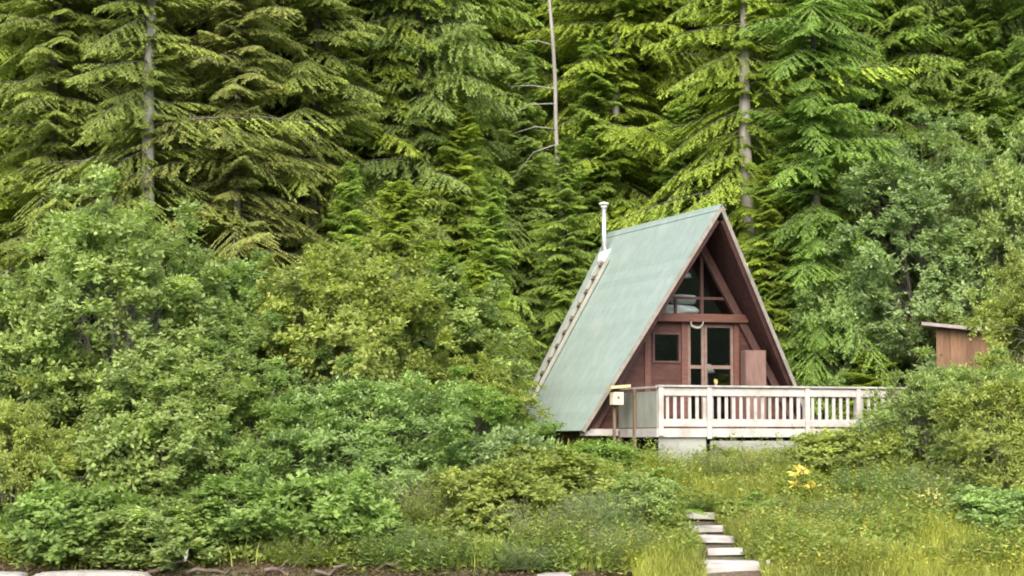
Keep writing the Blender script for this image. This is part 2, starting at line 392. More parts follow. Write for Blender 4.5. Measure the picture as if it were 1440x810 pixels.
def fern(nf, L, seed):
    g = np.random.default_rng(seed); V = []; Q = []; T = []; off = 0
    for i in range(nf):
        a = i * 2.399 + g.normal(0, .2); l = L * (.7 + .5 * g.random()); e = R(55 + g.normal(0, 12))
        s = np.linspace(.12, 1, 22)
        r = l * s * math.cos(e) * (1 + .3 * s); z = l * (s * math.sin(e) - .55 * s ** 2)
        tl = .22 * l * np.sin(np.clip(s * 1.05, 0, 1) * 3.0) ** .7 + .02
        for sd in (-1, 1):
            base = np.stack([r * math.cos(a), r * math.sin(a), z], 1)
            ax = unit(np.stack([-math.sin(a) * sd + .35 * math.cos(a) + 0 * s, math.cos(a) * sd + .35 * math.sin(a) + 0 * s, -.25 + 0 * s], 1) + g.normal(0, .08, (len(s), 3)))
            sv = unit(np.cross(ax, unit(np.array([0, 0, 1.0]) + g.normal(0, .2, (len(s), 3)))))
            v, q, t = cards(base, ax, sv, tl, 0 * s + .06 * l + .015, np.clip(.45 + g.normal(0, .12, len(s)), 0, 1), .1, .35)
            V.append(v); Q.append(q + off); T.append(t); off += len(v)
    return mesh_np('fronds', np.concatenate(V), np.concatenate(Q), np.concatenate(T))

def brush(nst, W_, H_, nl, leaf, seed, up=.35):
    """a stand of tall leafy herb stalks"""
    g = np.random.default_rng(seed); mb = MB(); V = []; Q = []; T = []; off = 0
    for i in range(nst):
        a = g.random() * 6.283; r = W_ * .36 * math.sqrt(g.random()); h = H_ * (.5 + .55 * g.random()) * (1 - .35 * (r / (W_ * .36)) ** 2)
        p0 = np.array([r * math.cos(a), r * math.sin(a), -.08]); a2 = a + g.normal(0, .6); ln = (.10 + .22 * g.random()) * H_
        s = np.linspace(.08, 1, nl)
        P = p0 + np.stack([ln * s ** 2 * math.cos(a2), ln * s ** 2 * math.sin(a2), h * s], 1)
        mb.tube([P[0], P[nl // 2], P[-1]], [.006, .005, .003], 3, False)
        az = np.arange(nl) * 2.4 + g.random() * 6.28
        ax = unit(np.stack([np.cos(az), np.sin(az), up + g.normal(0, .3, nl)], 1)); nv = unit(np.array([0, 0, 1.0]) + g.normal(0, .35, (nl, 3))); sv = unit(np.cross(ax, nv))
        k = (1.15 - .6 * s) * (.7 + .6 * g.random(nl))
        v, q, t = cards(P, ax, sv, leaf[0] * k, leaf[1] * k, np.clip(g.normal(.42, .10) + g.normal(0, .12, nl), 0, 1), .15, .4); V.append(v); Q.append(q + off); T.append(t); off += len(v)
    me = bpy.data.meshes.new('stalks'); mb.bm.to_mesh(me); mb.bm.free()
    return mesh_np('leaves', np.concatenate(V), np.concatenate(Q), np.concatenate(T)), me

def plant(name, kind, meshes, mats, loc, rz, scale, colour, label, cat, group):
    e = thing(name, label, cat, loc, rz, group); e.scale = scale if hasattr(scale, '__len__') else (scale,) * 3
    for pn, me, mm in zip(kind, meshes, mats):
        if not me.materials: me.materials.append(mm)
        o = bpy.data.objects.new(pn, me); col.objects.link(o); o.parent = e; o.color = (*colour, 1)
    return e
#@@PLANTS
# conifer kinds (crown, trunk), built once and copied
CON = {
    'hemlock': conifer(22, .8, 2.4, 360, 1, (30, -4), .30, .34, .45, (.115, .042), .40, .045, ragged=.5),
    'hemlock2': conifer(13, .4, 2.3, 240, 2, (36, 2), .36, .34, .55, (.115, .040), .40, .045, ragged=.5),
    'cedar': conifer(23, .8, 2.6, 360, 3, (22, -10), .20, .48, .45, (.13, .044), .40, .05, ragged=.5),
    'spruce': conifer(22, .8, 2.5, 360, 4, (20, -6), .22, .34, .45, (.115, .040), .38, .045, 20, .5),
    'thin_spruce': conifer(21, 1.8, 2.5, 280, 5, (16, -12), .20, .36, .45, (.115, .040), .36, .045, 46, .55, gap=True),
    'young': conifer(6.0, .2, 1.9, 160, 6, (42, 6), .32, .32, .7, (.11, .038), .38, .042, ragged=.5),
    'open': conifer(21, 1.2, 2.4, 290, 7, (22, -4), .28, .36, .45, (.12, .042), .38, .045, 8, .55),
}
def con(kind, u, Y, H, colour, label, cat='conifer', rz=None, wide=1.0, dx=0, name=None, bark='bark'):
    H0 = {'hemlock': 22, 'hemlock2': 13, 'cedar': 23, 'spruce': 22, 'thin_spruce': 21, 'young': 6.0, 'open': 21}[kind]
    if kind not in ('hemlock2', 'young'): H = H0 * (.88 + .22 * rng.random())
    x = gx(u, Y); k = H / H0
    nm = name or {'hemlock': 'hemlock_tree', 'hemlock2': 'hemlock_tree', 'cedar': 'cedar_tree', 'spruce': 'spruce_tree', 'thin_spruce': 'spruce_tree', 'young': 'young_hemlock', 'open': 'fir_tree'}[kind]
    bk = M['grey_bark'] if kind in ('thin_spruce', 'open') else M['bark']
    return plant(nm, ('crown', 'trunk', 'limbs'), CON[kind], (M['needle'], bk, M['bark']), (x, Y, float(gz(x, Y)) - .1), (float(rng.normal(0, .3)) if kind in ('thin_spruce', 'open') else float(rng.random() * 6.28)) if rz is None else rz,
                 (k * wide, k * wide, k), colour, label, cat, 'conifers of the hillside forest')

YG = (0.281, 0.365, 0.064); MG = (0.250, 0.356, 0.080); DG = (0.195, 0.305, 0.071); OL = (0.248, 0.305, 0.084); GG = (0.230, 0.314, 0.098); BR = (0.248, 0.275, 0.092)
LY = (0.298, 0.391, 0.073)
# (kind, u, Y, height, colour, label)
TREES = [
    # left
    ('thin_spruce', 205, 50.0, 13.5, OL, 'olive spruce with a bare grey trunk showing high above the left alder bush'),
    ('spruce', 330, 51.0, 12.5, BR, 'brownish olive spruce with pale drooping boughs, right of the bare grey spruce trunk'),
    ('spruce', 70, 51.0, 12.0, OL, 'olive spruce at the left edge of the photo with yellow green sprays behind it'),
    ('hemlock', -20, 53.5, 13.0, YG, 'bright yellow green hemlock cut off by the left edge of the photo'),
    ('spruce', 440, 53.5, 13.0, OL, 'olive spruce with pale flat bough tips above the middle alder bush'),
    ('thin_spruce', 130, 57.0, 13, GG, 'grey green thin spruce behind the bare trunk near the upper left corner'),
    ('cedar', 270, 58.0, 15, MG, 'mid green cedar in the gap between the two olive spruces on the left'),
    ('spruce', 15, 61.0, 14, BR, 'brown green spruce filling the upper left corner of the photo'),
    ('hemlock2', 390, 60.0, 14, YG, 'yellow green hemlock rising behind the brownish olive spruce'),
    ('cedar', 190, 65.0, 14, GG, 'dark trunked grey green cedar at the top edge above the bare spruce trunk'),
    # centre left
    ('hemlock', 520, 56.0, 13.5, YG, 'yellow green hemlock at the upper middle, right of the olive spruces'),
    ('cedar', 590, 55.5, 11.5, GG, 'bluish green cedar with feathery boughs left of the dead snag'),
    ('hemlock2', 690, 52.5, 6.8, MG, 'mid green hemlock with a pointed top just left of the cabin stovepipe'),
    ('hemlock', 640, 59.0, 15.0, MG, 'tall mid green hemlock just behind the bluish cedar, reaching the top edge'),
    ('young', 560, 49.5, 6.3, YG, 'young yellow green hemlock standing behind the middle alder bush'),
    ('young', 672, 48.6, 4.4, YG, 'bright young hemlock touching the lower left edge of the cabin roof'),
    ('young', 625, 47.5, 4.6, MG, 'young mid green hemlock one step left of the bright one by the roof'),
    # behind the cabin
    ('hemlock2', 795, 54.4, 7.2, MG, 'dark bushy hemlock directly behind the stovepipe'),
    ('hemlock', 910, 62.0, 12.5, YG, 'yellow green hemlock rising behind the middle of the cabin ridge'),
    ('open', 868, 59.0, 11, YG, 'sparse yellow green fir with bare trunk bits above the back of the cabin ridge'),
    ('thin_spruce', 1052, 55.8, 14.0, LY, 'yellow green spruce with a tall pale grey trunk above the cabin gable'),
    ('hemlock', 975, 60.5, 13.0, YG, 'broad yellow green hemlock behind the cabin gable peak'),
    ('hemlock2', 1120, 57.5, 9.0, YG, 'bright green hemlock right of the gable peak with outstretched boughs'),
    ('cedar', 1075, 65, 15, LY, 'pale yellow green cedar at the top edge above the grey trunk'),
    # right
    ('cedar', 1200, 60.0, 14.5, DG, 'dark green cedar with arching boughs at the upper right'),
    ('cedar', 1310, 61.0, 16, MG, 'big green cedar with long light tipped arching boughs behind the right alder'),
    ('cedar', 1420, 59.5, 14, DG, 'dark cedar cut off by the right edge of the photo'),
    ('hemlock', 1150, 54.5, 5.6, DG, 'low dark hemlock just right of the cabin roof edge'),
    ('young', 1222, 52.2, 2.3, YG, 'low young yellow green hemlock behind the right end of the deck railing'),
    ('hemlock2', 1265, 56.0, 6.2, DG, 'dark green hemlock left of the small shed'),
    ('hemlock2', 105, 54.5, 8.5, OL, 'small olive hemlock filling the gap left of the bare grey spruce trunk'),
    ('hemlock2', 262, 55.5, 9.0, MG, 'small green hemlock behind the tall left alder, right of the bare grey trunk'),
    ('hemlock2', 400, 55.0, 9.0, YG, 'small yellow green hemlock behind the grey green alder on the left'),
    ('hemlock2', 490, 51.5, 7.0, MG, 'small green hemlock with drooping tip above the yellow green alder'),
    ('hemlock2', 545, 57.5, 9.5, GG, 'small grey green hemlock left of the bluish cedar'),
    ('hemlock2', 645, 55.0, 8.5, YG, 'small yellow green hemlock between the bluish cedar and the dead snag'),
    ('hemlock2', 735, 57.5, 9.0, GG, 'grey green hemlock standing just left of the dead snag foot'),
    ('hemlock2', 840, 58.5, 9.5, MG, 'green hemlock just right of the dead snag foot above the stovepipe'),
    ('hemlock2', 960, 57.5, 8.0, MG, 'green hemlock showing just above the right half of the cabin ridge'),
    ('hemlock2', 1010, 61.0, 10.5, YG, 'yellow green hemlock left of the pale grey trunk above the gable'),
    ('hemlock2', 1185, 58.5, 9.5, MG, 'green hemlock between the cabin gable and the tall grey green alder'),
    ('hemlock2', 1245, 63.0, 11.0, MG, 'green hemlock rising above the tall grey green alder on its left'),
    ('hemlock2', 1375, 58.5, 10.0, MG, 'green hemlock above the pale alder at the right edge'),
    ('hemlock2', 1078, 54.6, 6.5, YG, 'small yellow green hemlock right behind the gable peak, at the foot of the pale trunk'),
    ('hemlock', 150, 53.5, 13, OL, 'dense olive green hemlock filling the space between the left spruces'),
    ('spruce', 255, 54.0, 13, MG, 'mid green spruce right behind the bare grey trunk on the left'),
    ('hemlock', 390, 55.5, 13, YG, 'dense yellow green hemlock between the two olive spruces right of the bare trunk'),
    ('cedar', 480, 57.0, 13, MG, 'mid green cedar at the top edge, upper middle left'),
    ('hemlock', 655, 62.0, 13, YG, 'yellow green hemlock at the top edge left of the dead snag'),
    ('hemlock', 725, 63.0, 13, MG, 'mid green hemlock whose boughs touch the left side of the dead snag'),
    ('cedar', 850, 64.0, 13, YG, 'yellow green cedar at the top edge right of the dead snag'),
    ('hemlock', 1130, 63.0, 13, YG, 'yellow green hemlock at the top edge right of the pale trunk'),
    ('cedar', 1260, 58.5, 13, MG, 'mid green cedar right above the tip of the tall alder'),
    ('cedar', 1365, 59.5, 13, GG, 'grey green cedar near the upper right corner'),
    # second ranks
    ('hemlock', 100, 70, 15, MG, None), ('cedar', 300, 71, 15, YG, None), ('hemlock', 450, 69, 15, MG, None), ('cedar', 560, 68, 15, YG, None),
    ('hemlock', 690, 70, 15, GG, None), ('cedar', 790, 69, 15, MG, None), ('hemlock', 920, 70, 15, MG, None), ('hemlock2', 1010, 72, 15, YG, None),
    ('cedar', 1150, 70, 15, MG, None), ('hemlock', 1260, 71, 15, YG, None), ('hemlock', 1380, 72, 15, MG, None),
    ('hemlock', -60, 66, 15, MG, None), ('hemlock', 1500, 66, 15, MG, None), ('cedar', -110, 56, 13, MG, None), ('hemlock', 1520, 57, 13, DG, None),
]
for (k, u, Y, H, c, lab) in TREES:
    con(k, u, Y, H, tuple(np.array(c) * (1 + rng.normal(0, .06))), lab or 'distant conifer half hidden in the back rank of the hillside forest',
        rz=.6 if u == 205 else (.05 if u == 1052 else None), wide=1.6 if u == 1222 else 1.0)

# dead pole
sx, sy = gx(800, 55.6), 55.6
t = thing('dead_tree', 'pale dead snag, a bare leaning trunk among the conifers left above the stovepipe', 'dead tree', (sx, sy, float(gz(sx, sy)) - .2))
mb = MB(); top = (-.55, 0, 12.5)
mb.tube([(-.55 * (k / 10) ** 1.1 + .03 * math.sin(k * 1.9), .02 * math.cos(k * 2), 12.5 * k / 10) for k in range(11)], [.078 - .0035 * k for k in range(11)], 9)
mb.build('trunk', M['snag'], t)
for z0, a, l, dz in ((8.3, 3.5, 1.5, -.5), (8.7, 3.0, 1.3, .1), (7.2, 3.3, 1.3, -1.1), (7.6, 3.6, 1.3, -.2), (9.9, 3.2, .8, .1)):
    x0 = -.55 * (z0 / 12.5) ** 1.1; d = Vector((math.cos(a), math.sin(a), 0))
    p = Vector((x0, 0, z0))
    mb = MB(); mb.tube([p, p + d * l * .5 + Vector((0, 0, dz * .3 + .08)), p + d * l + Vector((0, 0, dz))], [.022, .015, .005], 5); mb.build('branch', M['snag'], t)

# ------------------------------------------------------------------ shrubs
BL = {
    'alder': (broadleaf(4.6, 6.0, 300, 64000, 21, (.120, .080), .06, .42, 8), 4.6, 6.0),
    'alder2': (broadleaf(4.2, 5.0, 260, 58000, 22, (.118, .078), .05, .42, 8), 4.2, 5.0),
    'willow': (broadleaf(3.4, 3.2, 190, 40000, 23, (.12, .052), .03, .38, 9, spread=1.3), 3.4, 3.2),
    'bush': (broadleaf(2.2, 1.8, 90, 18000, 24, (.112, .072), .02, .34, 8, spread=1.3), 2.2, 1.8),
    'bush2': (broadleaf(2.4, 1.5, 90, 16000, 25, (.135, .09), .02, .34, 8, spread=1.4), 2.4, 1.5),
    'tallalder': (broadleaf(6.0, 9.0, 360, 76000, 26, (.13, .088), .12, .5, 6, round_=.9), 6.0, 9.0),
}
BL['brush'] = (brush(300, 2.2, 1.4, 24, (.15, .032), 81), 2.2, 1.4)
BL['brush2'] = (brush(240, 2.2, 1.2, 20, (.13, .062), 82, .2), 2.2, 1.2)
def shrub(kind, u, vtop, Y, wpx, colour, label, name, cat='shrub', group='shrubs on the bank'):
    ms, W0, H0 = BL[kind]; x = gx(u, Y); z0 = float(gz(x, Y)) - .05
    H = vz(vtop, Y) - z0; w = wpx / F_PX * Y
    return plant(name, ('leaves', 'stalks') if kind.startswith('brush') else ('crown', 'stems'), ms, (M['leaf'], M['alder_bark']), (x, Y, z0), float(rng.random() * 6.28),
                 (w / W0, w / W0, H / H0), colour, label, cat, group)
AL = (0.295, 0.381, 0.135); AY = (0.317, 0.372, 0.104); AD = (0.231, 0.334, 0.099); AG = (0.267, 0.375, 0.140); AP = (.245, .335, .150); AB = (0.226, 0.340, 0.085)
SHRUBS = [
    ('alder', 165, 330, 43.5, 330, AL, 'tall pale green alder bush, the biggest of the left bank', 'alder_bush'),
    ('alder2', 20, 430, 42.6, 250, AL, 'alder bush at the left edge, lower than the tall one beside it', 'alder_bush'),
    ('willow', 20, 590, 40.6, 170, AY, 'low yellow green alder bush in the left corner above the stone blocks', 'alder_bush'),
    ('alder2', 240, 520, 41.4, 260, AL, 'round alder bush bulging forward beneath the tallest left alder', 'alder_bush'),
    ('alder2', 480, 385, 45.0, 270, AY, 'yellow green alder bush below the olive spruces, mid left', 'alder_bush'),
    ('alder', 370, 470, 44.2, 220, AG, 'grey green alder bush between the tallest alder and the yellow green one', 'alder_bush'),
    ('willow', 370, 585, 41.5, 220, AD, 'dark green alder bush low on the bank, mid left', 'alder_bush'),
    ('willow', 520, 560, 42.3, 240, AG, 'grey green willow bush low on the bank right of the dark alder', 'willow_bush'),
    ('brush', 610, 650, 40.6, 200, AY, 'yellow green stand of tall herbs right at the shoreline, middle of the bank', 'tall_herbs'),
    ('bush2', 460, 690, 39.6, 180, AD, 'dark leafy bush at the shoreline left of the yellow green willow', 'leafy_bush'),
    ('bush', 330, 690, 39.4, 170, AD, 'dark bush on the brown soil right of the stone blocks', 'leafy_bush'),
    ('bush2', 110, 705, 39.2, 190, AD, 'dark green bush directly behind the stone blocks', 'leafy_bush'),
    ('willow', 640, 560, 44.5, 190, AB, 'bright green bush left of the cabin below the young hemlocks', 'leafy_bush'),
    ('bush2', 715, 630, 43.0, 130, AP, 'pale bush with creamy flower heads left of the cabin corner', 'flowering_bush'),
    ('bush', 790, 650, 42.0, 170, AY, 'yellow green bush below the lower left roof corner', 'leafy_bush'),
    ('bush2', 842, 634, 44.2, 110, AB, 'bright broad leaved bush by the dark gap under the cabin floor', 'leafy_bush'),
    ('brush', 860, 675, 40.2, 150, AB, 'bright green stand of tall herbs left of the steps, near the shore', 'tall_herbs'),
    ('brush', 765, 690, 39.6, 190, AY, 'yellow green stand of tall herbs at the shoreline between willow and steps', 'tall_herbs'),
    ('brush', 950, 627, 44.5, 120, AY, 'leafy stand of tall herbs under the left corner of the deck railing', 'tall_herbs'),
    ('brush2', 1110, 618, 44.2, 110, AY, 'stand of tall herbs hiding the right half of the pale deck skirting', 'tall_herbs'),
    ('bush2', 1180, 618, 44.0, 140, AY, 'yellow green bush crowding the right part of the deck railing', 'leafy_bush'),
    ('willow', 1305, 540, 44.4, 160, AL, 'pale green bush hiding the right end of the deck railing', 'leafy_bush'),
    ('brush2', 1230, 640, 42.6, 170, AD, 'darker stand of tall herbs below the right end of the deck railing', 'tall_herbs'),
    ('willow', 1390, 535, 45.0, 200, AL, 'pale willow bush in front of the small shed', 'willow_bush'),
    ('alder2', 1478, 400, 47.5, 190, AY, 'tall yellow green alder at the right edge beside the shed', 'alder_bush'),
    ('willow', 1420, 560, 42.6, 200, AY, 'yellow green willow bush at the right edge below the shed', 'willow_bush'),
    ('brush2', 1330, 640, 42.0, 160, AL, 'pale green stand of tall herbs right of the meadow, under the willow', 'tall_herbs'),
    ('alder2', 600, 420, 48.0, 230, AL, 'pale green alder bush in front of the young hemlocks, right of the yellow green one', 'alder_bush'),
    ('alder2', 300, 400, 47.0, 240, AG, 'grey green alder bush half hidden behind the tallest left alder', 'alder_bush'),
    ('alder2', 664, 520, 46.3, 150, AY, 'yellow green bush pressed against the lower left roof edge', 'leafy_bush'),
    ('bush', 215, 720, 38.9, 170, AL, 'pale green bush hanging over the white driftwood stub', 'leafy_bush'),
    ('brush', 540, 725, 38.9, 150, AB, 'bright green stand of tall herbs low at the shoreline, left of the middle', 'tall_herbs'),
    ('bush', 690, 668, 40.4, 150, AY, 'yellow green bush on the bank straight below the young hemlocks', 'leafy_bush'),
    ('brush', 875, 725, 38.8, 130, AY, 'yellow green stand of tall herbs at the bottom edge left of the lowest step', 'tall_herbs'),
    ('bush', 900, 682, 40.6, 100, AL, 'pale green bush left of the middle steps', 'leafy_bush'),
    ('brush', 1025, 630, 44.3, 140, AY, 'yellow green stand of tall herbs close under the pale deck skirting', 'tall_herbs'),
    ('brush', 1200, 690, 41.3, 150, AL, 'pale green stand of tall herbs in the meadow below the darker bush', 'tall_herbs'),
    ('brush2', 1165, 770, 38.9, 100, AD, 'low dark green stand of tall herbs in the meadow right of the lowest step', 'tall_herbs'),
    ('bush2', 1400, 700, 40.4, 160, AG, 'grey green bush at the right edge of the meadow', 'leafy_bush'),
    ('brush2', 725, 668, 41.0, 130, AY, 'yellow green stand of tall herbs below the creamy flower heads', 'tall_herbs'),
    ('brush', 825, 680, 40.2, 150, AP, 'pale stand of tall narrow leaved herbs below the broad leaved bush', 'tall_herbs'),
    ('brush', 990, 690, 42.6, 120, AB, 'bright stand of tall herbs right at the top step', 'tall_herbs'),
    ('brush', 1085, 690, 42.0, 130, AY, 'yellow green stand of tall herbs between the steps and the bright yellow plant', 'tall_herbs'),
    ('brush2', 1290, 735, 40.2, 150, AY, 'yellow green stand of tall herbs below the pale yellow flower clump', 'tall_herbs'),
    ('brush', 1240, 770, 38.9, 140, LY, 'pale yellow green stand of tall herbs at the bottom edge of the meadow', 'tall_herbs'),
    ('brush', 1370, 750, 39.2, 150, AY, 'yellow green stand of tall herbs in the lower right of the meadow', 'tall_herbs'),
    ('brush', 1100, 775, 38.7, 120, AY, 'yellow green stand of tall herbs right beside the lowest step', 'tall_herbs'),
    ('brush', 430, 735, 38.9, 150, LY, 'pale yellow green stand of tall herbs at the shoreline below the dark alder', 'tall_herbs'),
    ('brush2', 620, 735, 38.7, 140, AB, 'bright stand of tall herbs at the bottom edge below the willow bush', 'tall_herbs'),
    ('brush', 735, 752, 38.5, 130, AP, 'pale stand of tall herbs just above the small pale stone', 'tall_herbs'),
    ('bush', 178, 605, 40.7, 180, AL, 'pale green bush filling the hollow under the round forward alder', 'leafy_bush'),
    ('tallalder', 1300, 232, 54.6, 290, AP, 'tall grey green alder with pale leaf clusters behind the shed', 'alder_tree'),
    ('alder2', 1180, 370, 54.0, 150, AG, 'lower alder between the cabin roof and the tall alder', 'alder_tree'),
    ('alder', 1420, 260, 53.5, 190, AL, 'pale alder at the right edge above the shed roof', 'alder_tree'),
]
for s_ in SHRUBS:
    tree = s_[7] == 'alder_tree'
    shrub(s_[0], s_[1], s_[2], s_[3], s_[4], tuple(np.array(s_[5]) * (1 + rng.normal(0, .05))), s_[6], s_[7], 'tree' if tree else 'shrub', 'alders behind the cabin' if tree else 'shrubs on the bank')

FERN = fern(16, 1.0, 31)
FERNS = [(735, 41.2, 'fern in the brush left of the bright bush by the steps'), (905, 43.2, 'fern below the bird feeder post'), (1050, 42.0, 'fern above the dry grass beside the steps'),
         (930, 41.6, 'fern just left of the top step'), (1210, 40.2, 'fern at the left side of the meadow bottom'), (690, 39.8, 'fern at the shoreline between the two yellow green bushes'),
         (550, 39.4, 'fern at the shoreline left of the willow bush'), (1390, 39.6, 'fern in the lower right corner of the meadow')]
for u, Y, lab in FERNS:
    x = gx(u, Y); plant('fern', ('fronds',), (FERN,), (M['leaf'],), (x, Y, float(gz(x, Y))), float(rng.random() * 6.28), .8 + .4 * rng.random(), tuple(np.array(AB) * 1.0), lab, 'fern', 'ferns in the brush')

# ------------------------------------------------------------------ meadow grass and undergrowth (uncountable)
def grass(name, n, x0, x1, y0, y1, hgt, seed, colour, keepf, width=.016):
    g = np.random.default_rng(seed)
    x = x0 + (x1 - x0) * g.random(n); y = y0 + (y1 - y0) * g.random(n)
    k = keepf(x, y, g); x, y = x[k], y[k]; n = len(x)
    b = np.stack([x, y, gz(x, y) - .03], 1)
    a = g.random(n) * 6.283; lean = .15 + .45 * g.random(n); h = hgt * (.45 + .75 * g.random(n)) * (1 + .3 * np.sin(x * 1.7) * np.sin(y * 2.1))
    d = np.stack([np.cos(a), np.sin(a), 0 * a], 1); w = np.stack([-np.sin(a), np.cos(a), 0 * a], 1) * width * (.6 + .8 * g.random(n))[:, None]
    m_ = b + d * (lean * h * .3)[:, None] + np.array([0, 0, 1]) * (h * .6)[:, None]
    t_ = b + d * (lean * h)[:, None] + np.array([0, 0, 1]) * h[:, None]
    v = np.stack([b - w * .5, b + w * .5, m_ + w * .5, m_ - w * .5, t_ + w * .12, t_ - w * .12], 1)
    i = np.arange(n) * 6
    q = np.concatenate([np.stack([i, i + 1, i + 2, i + 3], 1), np.stack([i + 3, i + 2, i + 4, i + 5], 1)])
    patch = .5 + .22 * np.sin(x * .9 + 1.2 * np.sin(y)) + .16 * np.sin(x * 2.3 - y * 1.9)
    tn = np.clip(patch * .7 + .1 + g.normal(0, .16, n), 0, 1)
    o = link(name, mesh_np(name, v.reshape(-1, 3), q, np.concatenate([tn, tn])), M['grass'])
    o.color = (*colour, 1); o['kind'] = 'stuff'
    return o
def on_stairs(x, y):
    xc = np.interp(y, [38, 42.2], [4.02, 3.65]); return (np.abs(x - xc) < np.where(y < 38.7, .52, .40)) & (y < 42.15)
def under_cabin(x, y): return (y > 45.0) & (x > 1.2) & (x < 9.6) & (y < 54) & (y > 45.0 + .35 * (x - 3.2))
grass('meadow_grass', 95000, 2.2, 11.5, 37.3, 45.4, .40, 41, (.285, .325, .08), lambda x, y, g: ~on_stairs(x, y) & ~under_cabin(x, y))
grass('bank_grass', 60000, -11, 3.2, 38.2, 45.5, .40, 42, (.225, .29, .072), lambda x, y, g: ~on_stairs(x, y) & (g.random(len(x)) < np.where(x > -2.5, 1.0, np.where(y < 39.6, .06, .3))))

def litter(name, n, x0, x1, y0, y1, seed, colour, size, hmax, keepf):
    g = np.random.default_rng(seed); x = x0 + (x1 - x0) * g.random(n); y = y0 + (y1 - y0) * g.random(n)
    k = keepf(x, y, g); x, y = x[k], y[k]; n = len(x)
    hh = hmax * (.5 + .5 * np.sin(x * 1.9 + np.sin(y * 2.3)) * np.sin(y * 1.6 + x)) * g.random(n) ** .6
    base = np.stack([x, y, gz(x, y) + hh], 1)
    ax = unit(g.normal(0, 1, (n, 3)) * np.array([1, 1, .5])); sv = unit(np.cross(ax, unit(np.array([0, 0, 1.0]) + g.normal(0, .45, (n, 3)))))
    L = size * (.6 + .8 * g.random(n))
    v, q, t_ = cards(base, ax, sv, L, L * .6, np.clip(g.normal(.42, .18, n) + .12 * np.sin(x * 1.3), 0, 1))
    o = link(name, mesh_np(name, v, q, t_), M['leaf']); o.color = (*colour, 1); o['kind'] = 'stuff'
    return o
litter('forest_undergrowth', 90000, -22, 22, 46, 84, 43, (.21, .275, .065), .19, 1.1, lambda x, y, g: ~((x > .2) & (x < 10.5) & (y < 54.2)))
litter('bank_undergrowth', 120000, -12, 12, 38.3, 46.5, 44, (.265, .325, .085), .115, .6, lambda x, y, g: ~on_stairs(x, y) & ~((y > 45.2) & (x > .9)) & (g.random(len(x)) < np.where((x > 5) & (y < 41), .75, 1)))

litter('leaf_litter', 26000, -12, 3.5, 37.3, 39.6, 45, (.16, .115, .075), .07, .10, lambda x, y, g: ~on_stairs(x, y))
def weeds(name, n, nl, x0, x1, y0, y1, hgt, leaf, seed, colour, keepf):
    g = np.random.default_rng(seed); x = x0 + (x1 - x0) * g.random(n); y = y0 + (y1 - y0) * g.random(n)
    k = keepf(x, y, g) & (g.random(n) < .45 + .55 * np.sin(x * 1.15 + 2 * np.sin(y * .9)) * np.sin(y * 1.5 + x * .4)); x, y = x[k], y[k]; n = len(x)
    h = hgt * (.45 + .75 * g.random(n)); a = g.random(n) * 6.28; s = np.linspace(.15, 1, nl)[None]
    ln = (.3 * h * g.random(n))[:, None] * s ** 2
    P = np.stack([x[:, None] + ln * np.cos(a)[:, None], y[:, None] + ln * np.sin(a)[:, None], gz(x, y)[:, None] + h[:, None] * s], -1)
    az = np.arange(nl)[None] * 2.4 + g.random((n, 1)) * 6.28
    ax = unit(np.stack([np.cos(az), np.sin(az), .3 + g.normal(0, .3, az.shape)], -1)); sv = unit(np.cross(ax, unit(np.array([0, 0, 1.0]) + g.normal(0, .35, ax.shape))))
    kk = (1.2 - .6 * s) * (.6 + .8 * g.random(az.shape)) * (.7 + .6 * g.random((n, 1)))
    tn = np.clip(.42 + g.normal(0, .15, (n, 1)) + g.normal(0, .12, az.shape), 0, 1)
    f = lambda v: v.reshape(-1, 3)
    v, q, t_ = cards(f(P), f(ax), f(sv), (leaf[0] * kk).ravel(), (leaf[1] * kk).ravel(), tn.ravel(), .15, .4)
    o = link(name, mesh_np(name, v, q, t_), M['leaf']); o.color = (*colour, 1); o['kind'] = 'stuff'
    return o
weeds('weeds', 9000, 15, -3.5, 12, 37.9, 45.3, .75, (.13, .045), 46, (.26, .335, .10), lambda x, y, g: ~on_stairs(x, y) & ~under_cabin(x, y))
weeds('yellow_weeds', 6500, 13, 2.0, 12, 37.6, 44.5, .6, (.11, .05), 47, (.40, .40, .10), lambda x, y, g: ~on_stairs(x, y) & ~under_cabin(x, y))
# flowering plants and dry tufts
def flower_plant(name, u, Y, h, nst, size, mat, label, seed, spreadf=.3, cat='flowers', droop=.3):
    g = np.random.default_rng(seed); x = gx(u, Y); t = thing(name, label, cat, (x, Y, float(gz(x, Y))))
    sm = MB(); V = []; Q = []; off = 0
    for i in range(nst):
        a = g.random() * 6.28; r = spreadf * math.sqrt(g.random()); hh = h * (.6 + .5 * g.random())
        tip = Vector((math.cos(a) * r, math.sin(a) * r, hh))
        sm.tube([(0, 0, -.05), (tip.x * .4, tip.y * .4, hh * .6), tip], [.008, .006, .004], 4, False)
        k = 9; base = np.array(tip)[None] + g.normal(0, .004, (k, 3))
        ax = unit(g.normal(0, 1, (k, 3)) + np.array([0, 0, -droop])); sv = unit(np.cross(ax, g.normal(0, 1, (k, 3))))
        v, q, _ = cards(base, ax, sv, size * (.6 + .7 * g.random(k)), size * .45 * (.7 + .5 * g.random(k)), np.zeros(k)); link('flower_head', mesh_np('flower_head', v, q), mat, t)
    mm = bpy.data.meshes.new('stalks'); sm.bm.to_mesh(mm); sm.bm.free(); o = link('stalks', mm, M['grass'], t); o.color = (.12, .17, .05, 1)
    return t
flower_plant('yellow_plant', 1130, 42.3, .68, 11, .155, M['petal'], 'bright yellow leaved plant in the grass below the middle of the deck railing', 51, .24, 'plant', 1.2)
flower_plant('flower_clump', 1303, 40.8, .75, 12, .075, M['palepetal'], 'clump of small pale yellow flowers low at the right of the meadow', 52, .34)
